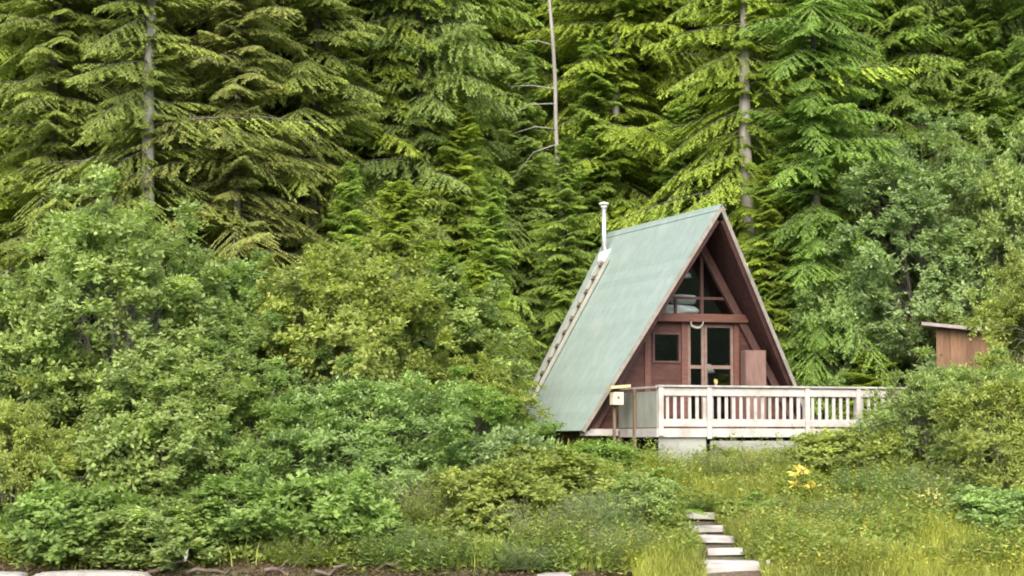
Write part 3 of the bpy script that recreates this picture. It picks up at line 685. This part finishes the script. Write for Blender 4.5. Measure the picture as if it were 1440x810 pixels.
flower_plant('flower_clump', 712, 42.6, 1.2, 14, .085, M['palepetal'], 'creamy flower heads among the brush left of the cabin corner', 53, .38)
flower_plant('flower_clump', 1170, 41.9, .6, 6, .06, M['palepetal'], 'few whitish flowers right of the bright yellow plant', 54, .45)
g_ = np.random.default_rng(61)
x, Y = gx(1105, 40.4), 40.4
t = thing('dry_grass_tuft', 'pinkish brown dry grass tuft right of the steps', 'dry grass', (x, Y, float(gz(x, Y))))
V = []; n = 1600
a = g_.random(n) * 6.28; rr = g_.random(n) ** .5
bs = np.stack([rr * np.cos(a) * .75, rr * np.sin(a) * .5, 0 * a], 1); bs[:, 2] = gz(bs[:, 0] + x, bs[:, 1] + Y) - float(gz(x, Y)) + .1 * g_.random(n)
ax = unit(np.stack([np.cos(a), np.sin(a), .5 + .8 * g_.random(n)], 1) + g_.normal(0, .3, (n, 3))); sv = unit(np.cross(ax, g_.normal(0, 1, (n, 3))))
v, q, tt = cards(bs, ax, sv, .25 + .25 * g_.random(n), .018 + 0 * a, np.clip(g_.normal(.5, .2, n), 0, 1))
o = link('blades', mesh_np('blades', v, q, tt), M['grass'], t); o.color = (.40, .30, .20, 1)

#@@CABIN
# ------------------------------------------------------------------ cabin (local frame: x right along the gable, y back, z up from the floor)
TH = .33489811; CX, CY, CZ = 4.2047, 47.5, 3.272
W, H = 2.84, 4.943
cabin = thing('a_frame_cabin', 'dark red A-frame cabin with pale green metal roof and glazed gable', 'cabin', (CX, CY, CZ), TH)
YRF, YEF, YRB, YEB = -1.45, -.26, 5.3, 4.74
TK = .15
nl = Vector((-H, 0, W)).normalized()          # outward normal of the left slope
def slope(y_r, y_r2, y_e, y_e2, off, side, z0=0.0, z1=H):
    """quad on a roof slope, shifted by off along its outward normal"""
    n = Vector((nl.x * -side, 0, nl.z)) if side > 0 else nl
    def p(z, y): return Vector((side * W * (1 - z / H), y, z)) + n * off
    return [p(z1, y_r), p(z1, y_r2), p(z0, y_e2), p(z0, y_e)], n
roof_mb = MB(); sof = MB(); fasl = []
for side in (-1, 1):
    q, n = slope(YRF, YRB, YEF, YEB, .0, side, -.06); roof_mb.poly(q, n * .035)
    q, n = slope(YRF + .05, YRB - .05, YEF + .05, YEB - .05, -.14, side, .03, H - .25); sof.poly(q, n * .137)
    for yr, ye in ((YRF, YEF), (YRB, YEB)):       # rake boards
        sgn = -1 if yr < 0 else 1
        q, n = slope(yr + sgn * .002, yr + sgn * .035, ye + sgn * .002, ye + sgn * .035, -.045, side, -.06, H); fas = MB(); fas.poly(q, n * .083); fasl.append(fas)
roof = roof_mb.build('roof', M['roof'], cabin)
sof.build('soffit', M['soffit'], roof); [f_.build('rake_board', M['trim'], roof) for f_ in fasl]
rc = MB()
for s in (-1, 1):
    n = Vector((nl.x * -s, 0, nl.z)) if s > 0 else nl
    d = Vector((s * W, 0, -H)).normalized()
    a = Vector((0, YRF - .03, H + .073)); rc.poly([a, a + d * .17, a + d * .17 + n * .012, a + n * .012], (0, YRB - YRF + .06, 0))
rc.build('ridge_cap', M['roof'], roof)

WI = W - .20; HI = H - .35
def xe(z): return WI * (1 - z / HI)
BZ0, BZ1 = 2.44, 2.63
wx0, wx1, wz0, wz1 = -1.07, -.37, 1.50, 2.20
dx0, dx1, dz1 = -.19, .95, 2.40
wall = MB(); T = .12
def pr(mb, pts, y0, y1): mb.poly([(a, y0, b) for a, b in pts], (0, y1 - y0, 0))
pr(wall, [(-xe(0), 0), (wx0, 0), (wx0, BZ0), (-xe(BZ0), BZ0)], 0, T)
pr(wall, [(wx0, 0), (wx1, 0), (wx1, wz0), (wx0, wz0)], 0, T); pr(wall, [(wx0, wz1), (wx1, wz1), (wx1, BZ0), (wx0, BZ0)], 0, T)
pr(wall, [(wx1, 0), (dx0, 0), (dx0, BZ0), (wx1, BZ0)], 0, T)
pr(wall, [(dx0, dz1), (dx1, dz1), (dx1, BZ0), (dx0, BZ0)], 0, T)
pr(wall, [(dx1, 0), (xe(0), 0), (xe(BZ0), BZ0), (dx1, BZ0)], 0, T)
wall.build('front_wall', M['siding'], cabin)
bw = MB(); pr(bw, [(-xe(0), 0), (xe(0), 0), (0, HI)], 4.45, 4.57); bw.build('back_wall', M['siding'], cabin)
# interior: floor, loft floor, lining of the slopes
fl = MB(); fl.box((-xe(0) + .02, .13, -.10), (xe(0) - .02, 4.44, -.005)); fl.build('floor', M['inner'], cabin)
lf = MB(); lf.box((-xe(2.6) + .03, .14, 2.46), (xe(2.6) - .03, 4.44, 2.60)); lf.build('loft_floor', M['inner'], cabin)
ins = MB(); pr(ins, [(-xe(0) + .04, 0), (xe(0) - .04, 0), (0, HI - .06)], 4.40, 4.445); ins.build('inner_lining', M['inner'], cabin)
# truss in front of the wall
bm_ = MB(); bm_.box((-xe(BZ0) - .02, -.20, BZ0), (xe(BZ0) + .02, -.003, BZ1), .012); bm_.build('crossbeam', M['beam'], cabin)
for s in (-1, 1):
    rf = MB(); ww = .17 * math.hypot(W, H) / H
    pr(rf, [(s * (xe(0) + .02), -.02), (s * (xe(0) + .02 - ww), -.02), (s * .0, HI - .02 - ww * 1.7), (s * .0, HI)], -.135, -.006)
    rf.build('rafter', M['rafter'], cabin)
for x_, w_ in ((wx1 + .09, .15), (dx1 + .07, .12), (-1.20, .14)):
    p = MB(); p.box((x_ - w_ / 2, -.045, .02), (x_ + w_ / 2, -.002, BZ0 - .002)); p.build('wall_post', M['beam'], cabin)
# small window
win = MB()
for lo, hi in (((wx0, -.03, wz0), (wx0 + .05, .10, wz1)), ((wx1 - .05, -.03, wz0), (wx1, .10, wz1)), ((wx0 + .05, -.03, wz0), (wx1 - .05, .10, wz0 + .05)), ((wx0 + .05, -.03, wz1 - .05), (wx1 - .05, .10, wz1))):
    win.box(lo, hi)
wo = win.build('window', M['rafter'], cabin)
pn = MB(); pn.box((wx0 + .05, .03, wz0 + .05), (wx1 - .05, .038, wz1 - .05)); pn.build('pane', M['glass'], wo)
# glazed door, two leaves with a mid rail
for x0, x1 in ((dx0, .215), (.225, dx1)):
    d = MB(); st = .065
    d.box((x0, -.01, .03), (x0 + st, .05, dz1)); d.box((x1 - st, -.01, .03), (x1, .05, dz1))
    for z0, z1 in ((.03, .17), (1.38, 1.46), (dz1 - .07, dz1)): d.box((x0 + st, -.008, z0), (x1 - st, .048, z1))
    do = d.build('glass_door', M['frame'], cabin)
    for z0, z1 in ((.17, 1.38), (1.46, dz1 - .07)):
        p = MB(); p.box((x0 + st, .015, z0), (x1 - st, .022, z1)); p.build('pane', M['glass'], do)
# glazed gable above the beam: frame bars and panes
gz0, XM, ZB = BZ1, .17, 3.0
gf = MB()
zt = HI * (1 - abs(XM) / WI)
gf.box((XM - .035, -.02, gz0), (XM + .035, .06, zt - .1)); gf.box((-xe(ZB) + .02, -.018, ZB - .03), (XM - .035, .058, ZB + .03)); gf.box((XM + .035, -.018, ZB - .03), (xe(ZB) - .02, .058, ZB + .03))
gf.box((-.50, -.016, gz0), (-.455, .056, ZB - .03))
gw = gf.build('gable_window', M['rafter'], cabin)
for pts in ([(-xe(gz0), gz0), (XM - .035, gz0), (XM - .035, ZB - .03), (-xe(ZB - .03), ZB - .03)], [(XM + .035, gz0), (xe(gz0), gz0), (xe(ZB - .03), ZB - .03), (XM + .035, ZB - .03)],
            [(-xe(ZB + .03), ZB + .03), (XM - .035, ZB + .03), (XM - .035, zt), (0, HI)], [(XM + .035, ZB + .03), (xe(ZB + .03), ZB + .03), (XM + .035, HI * (1 - (XM + .035) / WI))]):
    p = MB(); pr(p, pts, .02, .028); p.build('pane', M['glass'], gw)
# sill and rim under the wall, piers
sl = MB(); sl.box((-2.78, -.16, -.16), (-1.93, -.004, -.005), .008); sl.box((-2.80, -.004, -.16), (2.7, .10, -.004)); sl.build('sill', M['white'], cabin)
for x_ in (-2.475, 2.475):
    jo = MB(); jo.box((x_ - .075, .12, -.30), (x_ + .075, 4.4, -.105)); jo.build('floor_joist', M['post'], cabin)
for x_, y_ in ((-2.47, .3), (-2.47, 2.3), (-2.47, 4.2), (2.47, .3), (2.47, 2.3), (2.47, 4.2)):
    p = MB(); p.box((x_ - .11, y_ - .11, -1.2), (x_ + .11, y_ + .11, -.302)); p.build('pier', M['post'], cabin)
# stovepipe
px, py = -.40, 4.62; pz = H * (1 - .40 / W)
sp = MB(); sp.tube([(px, py, pz - .3), (px, py, pz + 1.36)], .062, 16); so = sp.build('stovepipe', M['steel'], cabin)
cp = MB(); cp.tube([(px, py, pz + 1.32), (px, py, pz + 1.36)], .08, 16); cp.tube([(px, py, pz + 1.40), (px, py, pz + 1.43), (px, py, pz + 1.46)], [.13, .125, .03], 16)
for k in range(4): cp.bar((px + .068 * math.cos(k * 1.57), py + .068 * math.sin(k * 1.57), pz + 1.33), (px + .085 * math.cos(k * 1.57), py + .085 * math.sin(k * 1.57), pz + 1.42), .015, .015, (1, 0, .3))
cp.build('rain_cap', M['alu'], so)
fs = MB(); fs.tube([(px, py, pz - .12), (px, py, pz + .10), (px, py, pz + .20)], [.19, .15, .095], 16)
q, n = slope(0, 0, 0, 0, 0, -1)
c0 = Vector((px, py, pz)); dn = Vector((-W, 0, -H)).normalized()
a = c0 + nl * .037 - dn * .28; fs.poly([a + Vector((0, -.20, 0)), a + Vector((0, .20, 0)), a + dn * .72 + Vector((0, .20, 0)), a + dn * .72 + Vector((0, -.20, 0))], nl * .012)
fs.build('flashing', M['alu'], so)

# ladder lying on the roof
lad = thing('roof_ladder', 'pale wooden ladder lying on the green roof below the stovepipe', 'ladder', (CX, CY, CZ), TH)
def rp(z, y, off): return Vector((-W * (1 - z / H), y, z)) + nl * off
for y_ in (4.02, 4.42):
    mb = MB(); mb.bar(rp(4.18, y_, .105), rp(.45, y_ - .02, .105), .055, .09, nl, .006); mb.build('ladder_rail', M['ply'], lad)
for k in range(11):
    z_ = .65 + k * .34; mb = MB(); mb.bar(rp(z_, 4.05, .11), rp(z_, 4.39, .11), .10, .05, nl); mb.build('rung', M['post'], lad)  # rungs coloured dark to stand in for the shadowed gaps

# deck
deck = thing('wooden_deck', 'raised wooden deck with white picket railing in front of the cabin', 'deck', (CX, CY, CZ), TH)
DX0, DX1, DY = -1.93, 4.7, -2.30
mb = MB(); mb.box((DX0, DY, -.045), (DX1, -.165, -.005)); mb.build('floor', M['deck'], deck)
mb = MB(); mb.box((DX0, DY - .04, -.19), (DX1, DY - .002, -.002)); mb.box((DX0 - .04, DY - .04, -.19), (DX0 - .002, -.17, -.002)); mb.build('rim_board', M['white'], deck)
rail = MB(); rail.box((DX0 - .03, DY - .10, .885), (DX1 + .03, DY + .05, .93), .006); ro = rail.build('railing', M['greyrail'], deck)
mb = MB(); mb.box((DX0, DY - .045, .70), (DX1, DY - .005, .868), .005); mb.build('top_rail', M['white'], ro)
mb = MB(); mb.box((DX0, DY - .043, .035), (DX1, DY - .007, .20), .005); mb.build('bottom_rail', M['white'], ro)
mb = MB(); mb.box((DX0 + .1, DY - .004, .868), (DX1, DY + .035, .884)); mb.build('cap_support', M['white'], ro)
for k, x_ in enumerate((DX0 + .05, -.74, 1.63, 2.9, 4.65)):
    mb = MB(); mb.box((x_ - .055, DY - .085, -.16 if k != 1 else -.23), (x_ + .055, DY - .047, .882), .004); mb.box((x_ - .045, DY + .002, 0), (x_ + .045, DY + .09, .86)); mb.build('railing_post', M['white'], ro)
x_ = DX0 + .05 + .18
while x_ < DX1 - .1:
    if min(abs(x_ - p) for p in (-.74, 1.63, 2.9, 4.65)) > .085:
        w2 = .034 + .006 * float(rng.random()); dz = .01 * float(rng.random())
        mb = MB(); mb.box((x_ - w2, DY - .003, .10 + dz), (x_ + w2, DY + .018, .80 + dz)); mb.build('baluster', M['white'], ro)
    x_ += .1745
# side of the deck: plywood panel with its rail
mb = MB(); mb.box((DX0 - .012, DY + .03, .02), (DX0 + .006, -.10, .80)); sp_ = mb.build('side_panel', M['ply'], deck)
mb = MB(); mb.box((DX0 - .05, DY - .02, .86), (DX0 + .06, -.02, .905), .005); mb.build('side_rail', M['greyrail'], sp_)
mb = MB(); mb.box((DX0 - .075, -1.16, -1.0), (DX0 - .016, -1.06, .855), .005); mb.build('side_post', M['post'], deck)
mb = MB(); mb.box((DX0 - .06, -.26, -1.0), (DX0 + .02, -.18, -.05), .005); mb.build('side_post', M['post'], deck)
for x_ in (-.3, 1.5, 3.2, 4.5):
    mb = MB(); mb.box((x_ - .06, DY + .15, -1.4), (x_ + .06, DY + .27, -.05)); mb.build('support_post', M['post'], deck)
mb = MB(); mb.box((DX0 + .03, DY + .03, -.75), (-.78, DY + .055, -.195)); mb.box((-.70, DY - .02, -.72), (4.6, DY + .01, -.27)); mb.build('skirting', M['skirt'], deck)

# things on and by the deck
def at(lx, ly, lz): return (CX + lx * math.cos(TH) - ly * math.sin(TH), CY + lx * math.sin(TH) + ly * math.cos(TH), CZ + lz)
cu = thing('cupboard', 'pinkish brown cupboard standing on the deck right of the glass door', 'cupboard', at(1.32, -.30, 0), TH - .12)
mb = MB(); mb.box((-.25, -.18, 0), (.25, .18, 1.80), .008); mb.build('body', M['cupboard'], cu)
mb = MB(); mb.box((-.235, -.20, .06), (.235, -.183, 1.76), .004); dd = mb.build('door', M['cupboard'], cu)
mb = MB(); mb.box((-.20, -.225, .95), (-.18, -.202, 1.07)); mb.build('handle', M['post'], dd)

orn = MB(); orn.tube([(.15 * math.cos(a) * 1.0, .02 * math.sin(a * 3), -.12 * math.sin(a)) for a in np.linspace(-.25, math.pi + .25, 15)], [.012 + .018 * math.sin(math.pi * k / 14) for k in range(15)], 7)
o = orn.build('curved_horn', M['ply']); o.location = at(-.06, -.24, BZ0 - .02); o.rotation_euler = (0, 0, TH)
tag(o, 'pale curved horn hung like a crescent under the crossbeam', 'ornament')

fd = thing('bird_feeder', 'cream bird feeder box with small yellowish roof on a post left of the deck', 'bird feeder', at(-2.34, -.95, -1.1), TH)
mb = MB(); mb.box((-.03, .10, -.2), (.03, .16, 2.0), .004); mb.build('post', M['post'], fd)
mb = MB(); mb.box((-.12, -.13, 1.62), (.12, .095, 1.90), .008); mb.build('box', M['cream'], fd)
mb = MB(); mb.bar((-.20, -.02, 2.00), (.26, -.02, 2.04), .36, .06, (0, 0, 1)); mb.build('roof', M['yellow'], fd)
mb = MB(); mb.tube([(0, -.132, 1.78), (0, -.136, 1.78)], .035, 12); mb.build('hole_disc', M['post'], fd)  # solid dark disc painted as the shaded opening

pt = thing('flower_pot', 'small yellow flower pot on the deck railing left of the door', 'flower pot', at(-.56, DY - .02, .932), TH)
mb = MB(); mb.tube([(0, 0, 0), (0, 0, .075), (0, 0, .09)], [.03, .04, .044], 12); mb.build('pot', M['yellow'], pt)
g_ = np.random.default_rng(5); n = 40
ax = unit(g_.normal(0, 1, (n, 3)) + np.array([0, 0, .8])); sv = unit(np.cross(ax, g_.normal(0, 1, (n, 3))))
v, q, tt = cards(np.array([[0, 0, .085]]) + g_.normal(0, .012, (n, 3)), ax, sv, .035 + .035 * g_.random(n), .02 + 0 * ax[:, 0], np.clip(g_.normal(.5, .2, n), 0, 1))
link('blossom', mesh_np('blossom', v, q), M['petal'], pt)

# in the loft: rolled white bedding; by the door: a white lamp
def blob(name, size, seed, mat, loc, rz, label, cat):
    bm = bmesh.new(); bmesh.ops.create_icosphere(bm, subdivisions=4, radius=1); ph = np.random.default_rng(seed).random(6) * 6
    for v in bm.verts:
        c = v.co; k = 1 + .08 * math.sin(3 * c.x + ph[0]) * math.sin(4 * c.z + ph[1]) + .05 * math.sin(7 * c.y + 5 * c.x + ph[2])
        sq = max(abs(c.x), abs(c.y), abs(c.z)) ** -.35
        v.co = Vector((c.x * size[0], c.y * size[1], c.z * size[2])) * k * sq
    for f in bm.faces: f.smooth = True
    me = bpy.data.meshes.new(name); bm.to_mesh(me); bm.free(); o = link(name, me, mat); o.location = loc; o.rotation_euler = (0, 0, rz)
    return tag(o, label, cat)
blob('mattress', (.50, .35, .13), 1, M['cloth'], at(-.28, .42, 2.735), TH, 'white mattress lying in the loft behind the gable window', 'mattress')
blob('bedding_roll', (.33, .22, .12), 2, M['cloth'], at(-.12, .40, 2.99), TH + .1, 'rolled white bedding on top of the mattress behind the gable window', 'bedding')
hl = thing('hanging_form', 'pale flared form hanging high behind the gable glass', 'lamp', at(-.06, .5, 3.50), TH)  # flared pale form added for a pale spot of unknown nature
mb = MB(); mb.tube([(0, 0, 0), (0, 0, .10), (0, 0, .19)], [.19, .16, .05], 16); mb.build('lamp_shade', M['cloth'], hl)
mb = MB(); mb.tube([(0, 0, .19), (0, 0, .75)], .008, 5); mb.build('cord', M['post'], hl)
lampt = thing('table_lamp', 'small lamp with white shade behind the right door glass', 'lamp', at(.52, .45, 0), TH)
mb = MB(); mb.tube([(0, 0, 1.30), (0, 0, 1.50)], [.17, .07], 16); mb.build('lamp_shade', M['cloth'], lampt)
mb = MB(); mb.tube([(0, 0, 0.02), (0, 0, .05), (0, 0, .06), (0, 0, 1.36)], [.15, .15, .02, .02], 10); mb.build('stand', M['post'], lampt)

# ------------------------------------------------------------------ shed
sxx, syy = gx(1317, 51.0), 51.0
shed = thing('wooden_shed', 'small brown board shed with flat overhanging roof behind the right bushes', 'shed', (sxx, syy, float(gz(sxx, syy))), -.22)
zt_ = vz(461, 51.0) - float(gz(sxx, syy))
mb = MB(); mb.poly([(0, 0, -.3), (1.6, 0, -.3), (1.6, 0, zt_ - .18), (0, 0, zt_)], (0, 2.0, 0)); mb.build('wall', M['shedwall'], shed)
mb = MB(); mb.poly([(-.34, -.28, zt_ + .055), (1.85, -.28, zt_ - .19), (1.85, -.28, zt_ - .11), (-.34, -.28, zt_ + .135)], (0, 2.4, 0)); mb.build('roof', M['shedroof'], shed)
mb = MB(); mb.box((.75, -.03, -.2), (1.45, -.004, 1.75)); do = mb.build('door', M['post'], shed)
mb = MB(); mb.box((1.34, -.06, .9), (1.38, -.032, 1.05)); mb.build('handle', M['steel'], do)

# ------------------------------------------------------------------ steps up the bank
st = thing('garden_steps', 'weathered pale plank steps climbing the grassy bank', 'steps', (0, 0, 0))
STEPS = [(1029, 787, 38.3, 86), (1028, 769, 39.2, 70), (1007, 752, 40.1, 64), (990, 738, 41.1, 76), (974, 719, 42.0, 62)]
prev = None
for i, (u, v, Y, wp) in enumerate(STEPS):
    x, z, w = gx(u, Y), vz(v, Y), wp / F_PX * Y
    mb = MB(); mb.box((x - w / 2, Y - .16, z - (.34 if i == 0 else .135)), (x + w / 2, Y + .22, z), .012); tr_ = mb.build('tread', M['step'], st); tr_.data.transform(__import__('mathutils').Matrix.Translation((x, Y, z)) @ __import__('mathutils').Euler(((.02, -.03, .02, -.02, .03)[i], (.012, -.025, .03, -.012, .03)[i], (.02, -.08, .10, .03, -.06)[i])).to_matrix().to_4x4() @ __import__('mathutils').Matrix.Translation((-x, -Y, -z)))
for s in (-1, 1):
    a, b = STEPS[0], STEPS[-1]
    mb = MB(); mb.bar((gx(a[0], a[2]) + s * .42, a[2] + .0, vz(a[1], a[2]) - .26), (gx(b[0], b[2]) + s * .28, b[2] + .2, vz(b[1], b[2]) - .24), .05, .16); mb.build('stringer', M['stringer'], st)
for s in (-1, 1):
    u, v, Y, wp = STEPS[0]; x = gx(u, Y) + s * (wp / F_PX * Y / 2 + .05)
    mb = MB(); mb.box((x - .04, Y - .2, -.1), (x + .04, Y - .12, vz(v, Y) - (.02 if s < 0 else -.02)), .006); mb.build('side_post', M['step'], st)

# ------------------------------------------------------------------ shoreline stones and driftwood
def stone(u0, u1, vtop, Y, depth, seed, label):
    x0, x1, zt = gx(u0, Y), gx(u1, Y), vz(vtop, Y)
    bm = bmesh.new(); bmesh.ops.create_cube(bm, size=1); bmesh.ops.subdivide_edges(bm, edges=bm.edges[:], cuts=7, use_grid_fill=True)
    g = np.random.default_rng(seed); ph = g.random(8) * 6
    for v in bm.verts:
        c = v.co.copy()
        r = Vector((c.x, c.y, c.z)); m_ = sum(abs(q) ** 8 for q in (c.x * 2, c.y * 2, c.z * 2)) ** (1 / 8)
        k = .97 / max(m_, .97) if m_ > .97 else 1
        wv = 1 + .03 * math.sin(6 * c.x + ph[0]) + .03 * math.sin(9 * c.y + 5 * c.z + ph[1]) + .02 * math.sin(17 * c.x + 11 * c.z + ph[2])
        v.co = Vector((c.x * (x1 - x0) * k, c.y * depth * k * wv, c.z * .6 * k * wv))
    me = bpy.data.meshes.new('stone_block'); bm.to_mesh(me); bm.free(); o = link('stone_block', me, M['stone'])
    o.location = ((x0 + x1) / 2, Y, zt - .30); tag(o, label, 'stone', 'stone blocks along the shore')
stone(-60, 43, 801, 37.5, .7, 1, 'pale stone block cut off by the lower left corner')
stone(50, 218, 801.5, 37.5, .7, 2, 'long pale stone block right of the corner block at the shore')
stone(752, 806, 804, 37.6, .5, 3, 'small pale stone at the bottom edge left of the steps')
mb = MB(); mb.tube([(0, 0, 0), (.02, 0, .10), (.035, .01, .19), (.07, .01, .245)], [.03, .035, .026, .01], 7)
x, Y = gx(263, 38.1), 38.1; o = mb.build('driftwood', M['paledrift']); o.location = (x, Y, vz(788, Y)); tag(o, 'small white upright stub of driftwood right of the stone blocks', 'driftwood')
g_ = np.random.default_rng(71)
DW = [(300, 'brown driftwood stick right of the white stub'), (400, 'forked brown driftwood stick on the soil below the dark bush'), (470, 'brown driftwood stick at the bottom edge, mid left'), (540, 'brown driftwood stick below the willow bush'), (245, 'brown driftwood stick touching the long stone block')]
for i, (u, lab) in enumerate(DW):
    Y = 37.9 + .3 * g_.random(); x = gx(u, Y); z = float(gz(x, Y)) + .06
    a = g_.normal(0, .35); l = .5 + .5 * g_.random(); mb = MB()
    p = [Vector((l * (k / 5 - .5) * math.cos(a), l * (k / 5 - .5) * math.sin(a), .06 * math.sin(k * 1.3 + i) + .05 * k * g_.random())) for k in range(6)]
    mb.tube(p, [.035, .04, .036, .03, .022, .008], 6)
    if i == 1: mb.tube([p[2], p[2] + Vector((.2, .05, .22))], [.025, .006], 5)
    o = mb.build('driftwood', M['drift']); o.location = (x, Y, z); tag(o, lab, 'driftwood', 'driftwood sticks on the shore soil')

# ------------------------------------------------------------------ ground, water, unseen far shore added for dark reflections
xs = np.concatenate([np.linspace(-160, -26, 30), np.linspace(-25, 25, 140), np.linspace(26, 160, 30)])
ys = np.concatenate([np.linspace(10, 35, 8), np.linspace(36, 60, 110), np.linspace(61, 220, 70)])
X, Yg = np.meshgrid(xs, ys); Z = gz(X, Yg)
v = np.stack([X, Yg, Z], -1).reshape(-1, 3); nx, ny = len(xs), len(ys)
i = (np.arange(ny - 1)[:, None] * nx + np.arange(nx - 1)[None]).ravel()
o = link('ground', mesh_np('ground', v, np.stack([i, i + 1, i + nx + 1, i + nx], 1), None, True), M['ground']); o['kind'] = 'structure'
v = np.array([(-600, -400, 0), (600, -400, 0), (600, 37.2, 0), (-600, 37.2, 0)], float)
o = link('water', mesh_np('water', v, np.array([[0, 1, 2, 3]])), M['water']); o['kind'] = 'structure'
xs = np.linspace(-500, 500, 120); ys = np.linspace(-420, -150, 40); X, Yg = np.meshgrid(xs, ys)
k = np.clip((-150 - Yg) / 180, 0, 1)
Z = -1 + 75 * k ** .8 + k * (10 * np.sin(X * .02 + 1) + 5 * np.sin(X * .07)) + 2.2 * np.sin(X * .6) * np.sin(Yg * .5) * np.minimum(k * 8, 1)
v = np.stack([X, Yg, Z], -1).reshape(-1, 3); nx, ny = len(xs), len(ys)
i = (np.arange(ny - 1)[:, None] * nx + np.arange(nx - 1)[None]).ravel()
o = link('added_hills', mesh_np('added_hills', v, np.stack([i, i + 1, i + nx + 1, i + nx], 1), None, True), M['added_hillwood']); o['kind'] = 'structure'  # unseen hills added behind the camera to darken reflections in the glass

# ------------------------------------------------------------------ light, sky, camera
w = bpy.data.worlds.new('World'); sc.world = w; w.use_nodes = True; nt = w.node_tree
bg = nt.nodes['Background']; sky = nt.nodes.new('ShaderNodeTexSky'); sky.sky_type = 'NISHITA'; sky.sun_disc = False
EL, AZ = R(40), math.atan2(-.06, -.85)
sky.sun_elevation = EL; sky.sun_rotation = AZ; sky.air_density = 1.0; sky.dust_density = 3.0; sky.ozone_density = .6
nt.links.new(sky.outputs[0], bg.inputs[0]); bg.inputs[1].default_value = .15
ld = bpy.data.lights.new('sun', 'SUN'); ld.energy = 1.2; ld.angle = R(55); ld.color = (1, .95, .86)
lo = bpy.data.objects.new('sun', ld); col.objects.link(lo)
d = Vector((math.sin(AZ) * math.cos(EL), math.cos(AZ) * math.cos(EL), math.sin(EL)))
lo.rotation_euler = (-d).to_track_quat('-Z', 'Y').to_euler(); lo.location = (-10, 10, 40)
cam = bpy.data.cameras.new('camera'); co = bpy.data.objects.new('camera', cam); col.objects.link(co)
cam.sensor_width = 36; cam.lens = 36 * F_PX / 1440; cam.clip_end = 2000; cam.clip_start = .5
co.location = (0, 0, CAM_Z); co.rotation_euler = (math.pi / 2 + math.atan(215 / F_PX), 0, 0); sc.camera = co
vs = sc.view_settings; vs.view_transform = 'Standard'; vs.look = 'None'; vs.gamma = 1; vs.exposure = 1.7; vs.use_curve_mapping = False
sc.cycles.filter_width = 1.9
sc.cycles.max_bounces = 10; sc.cycles.diffuse_bounces = 8; sc.cycles.transparent_max_bounces = 12; sc.cycles.use_denoising = True
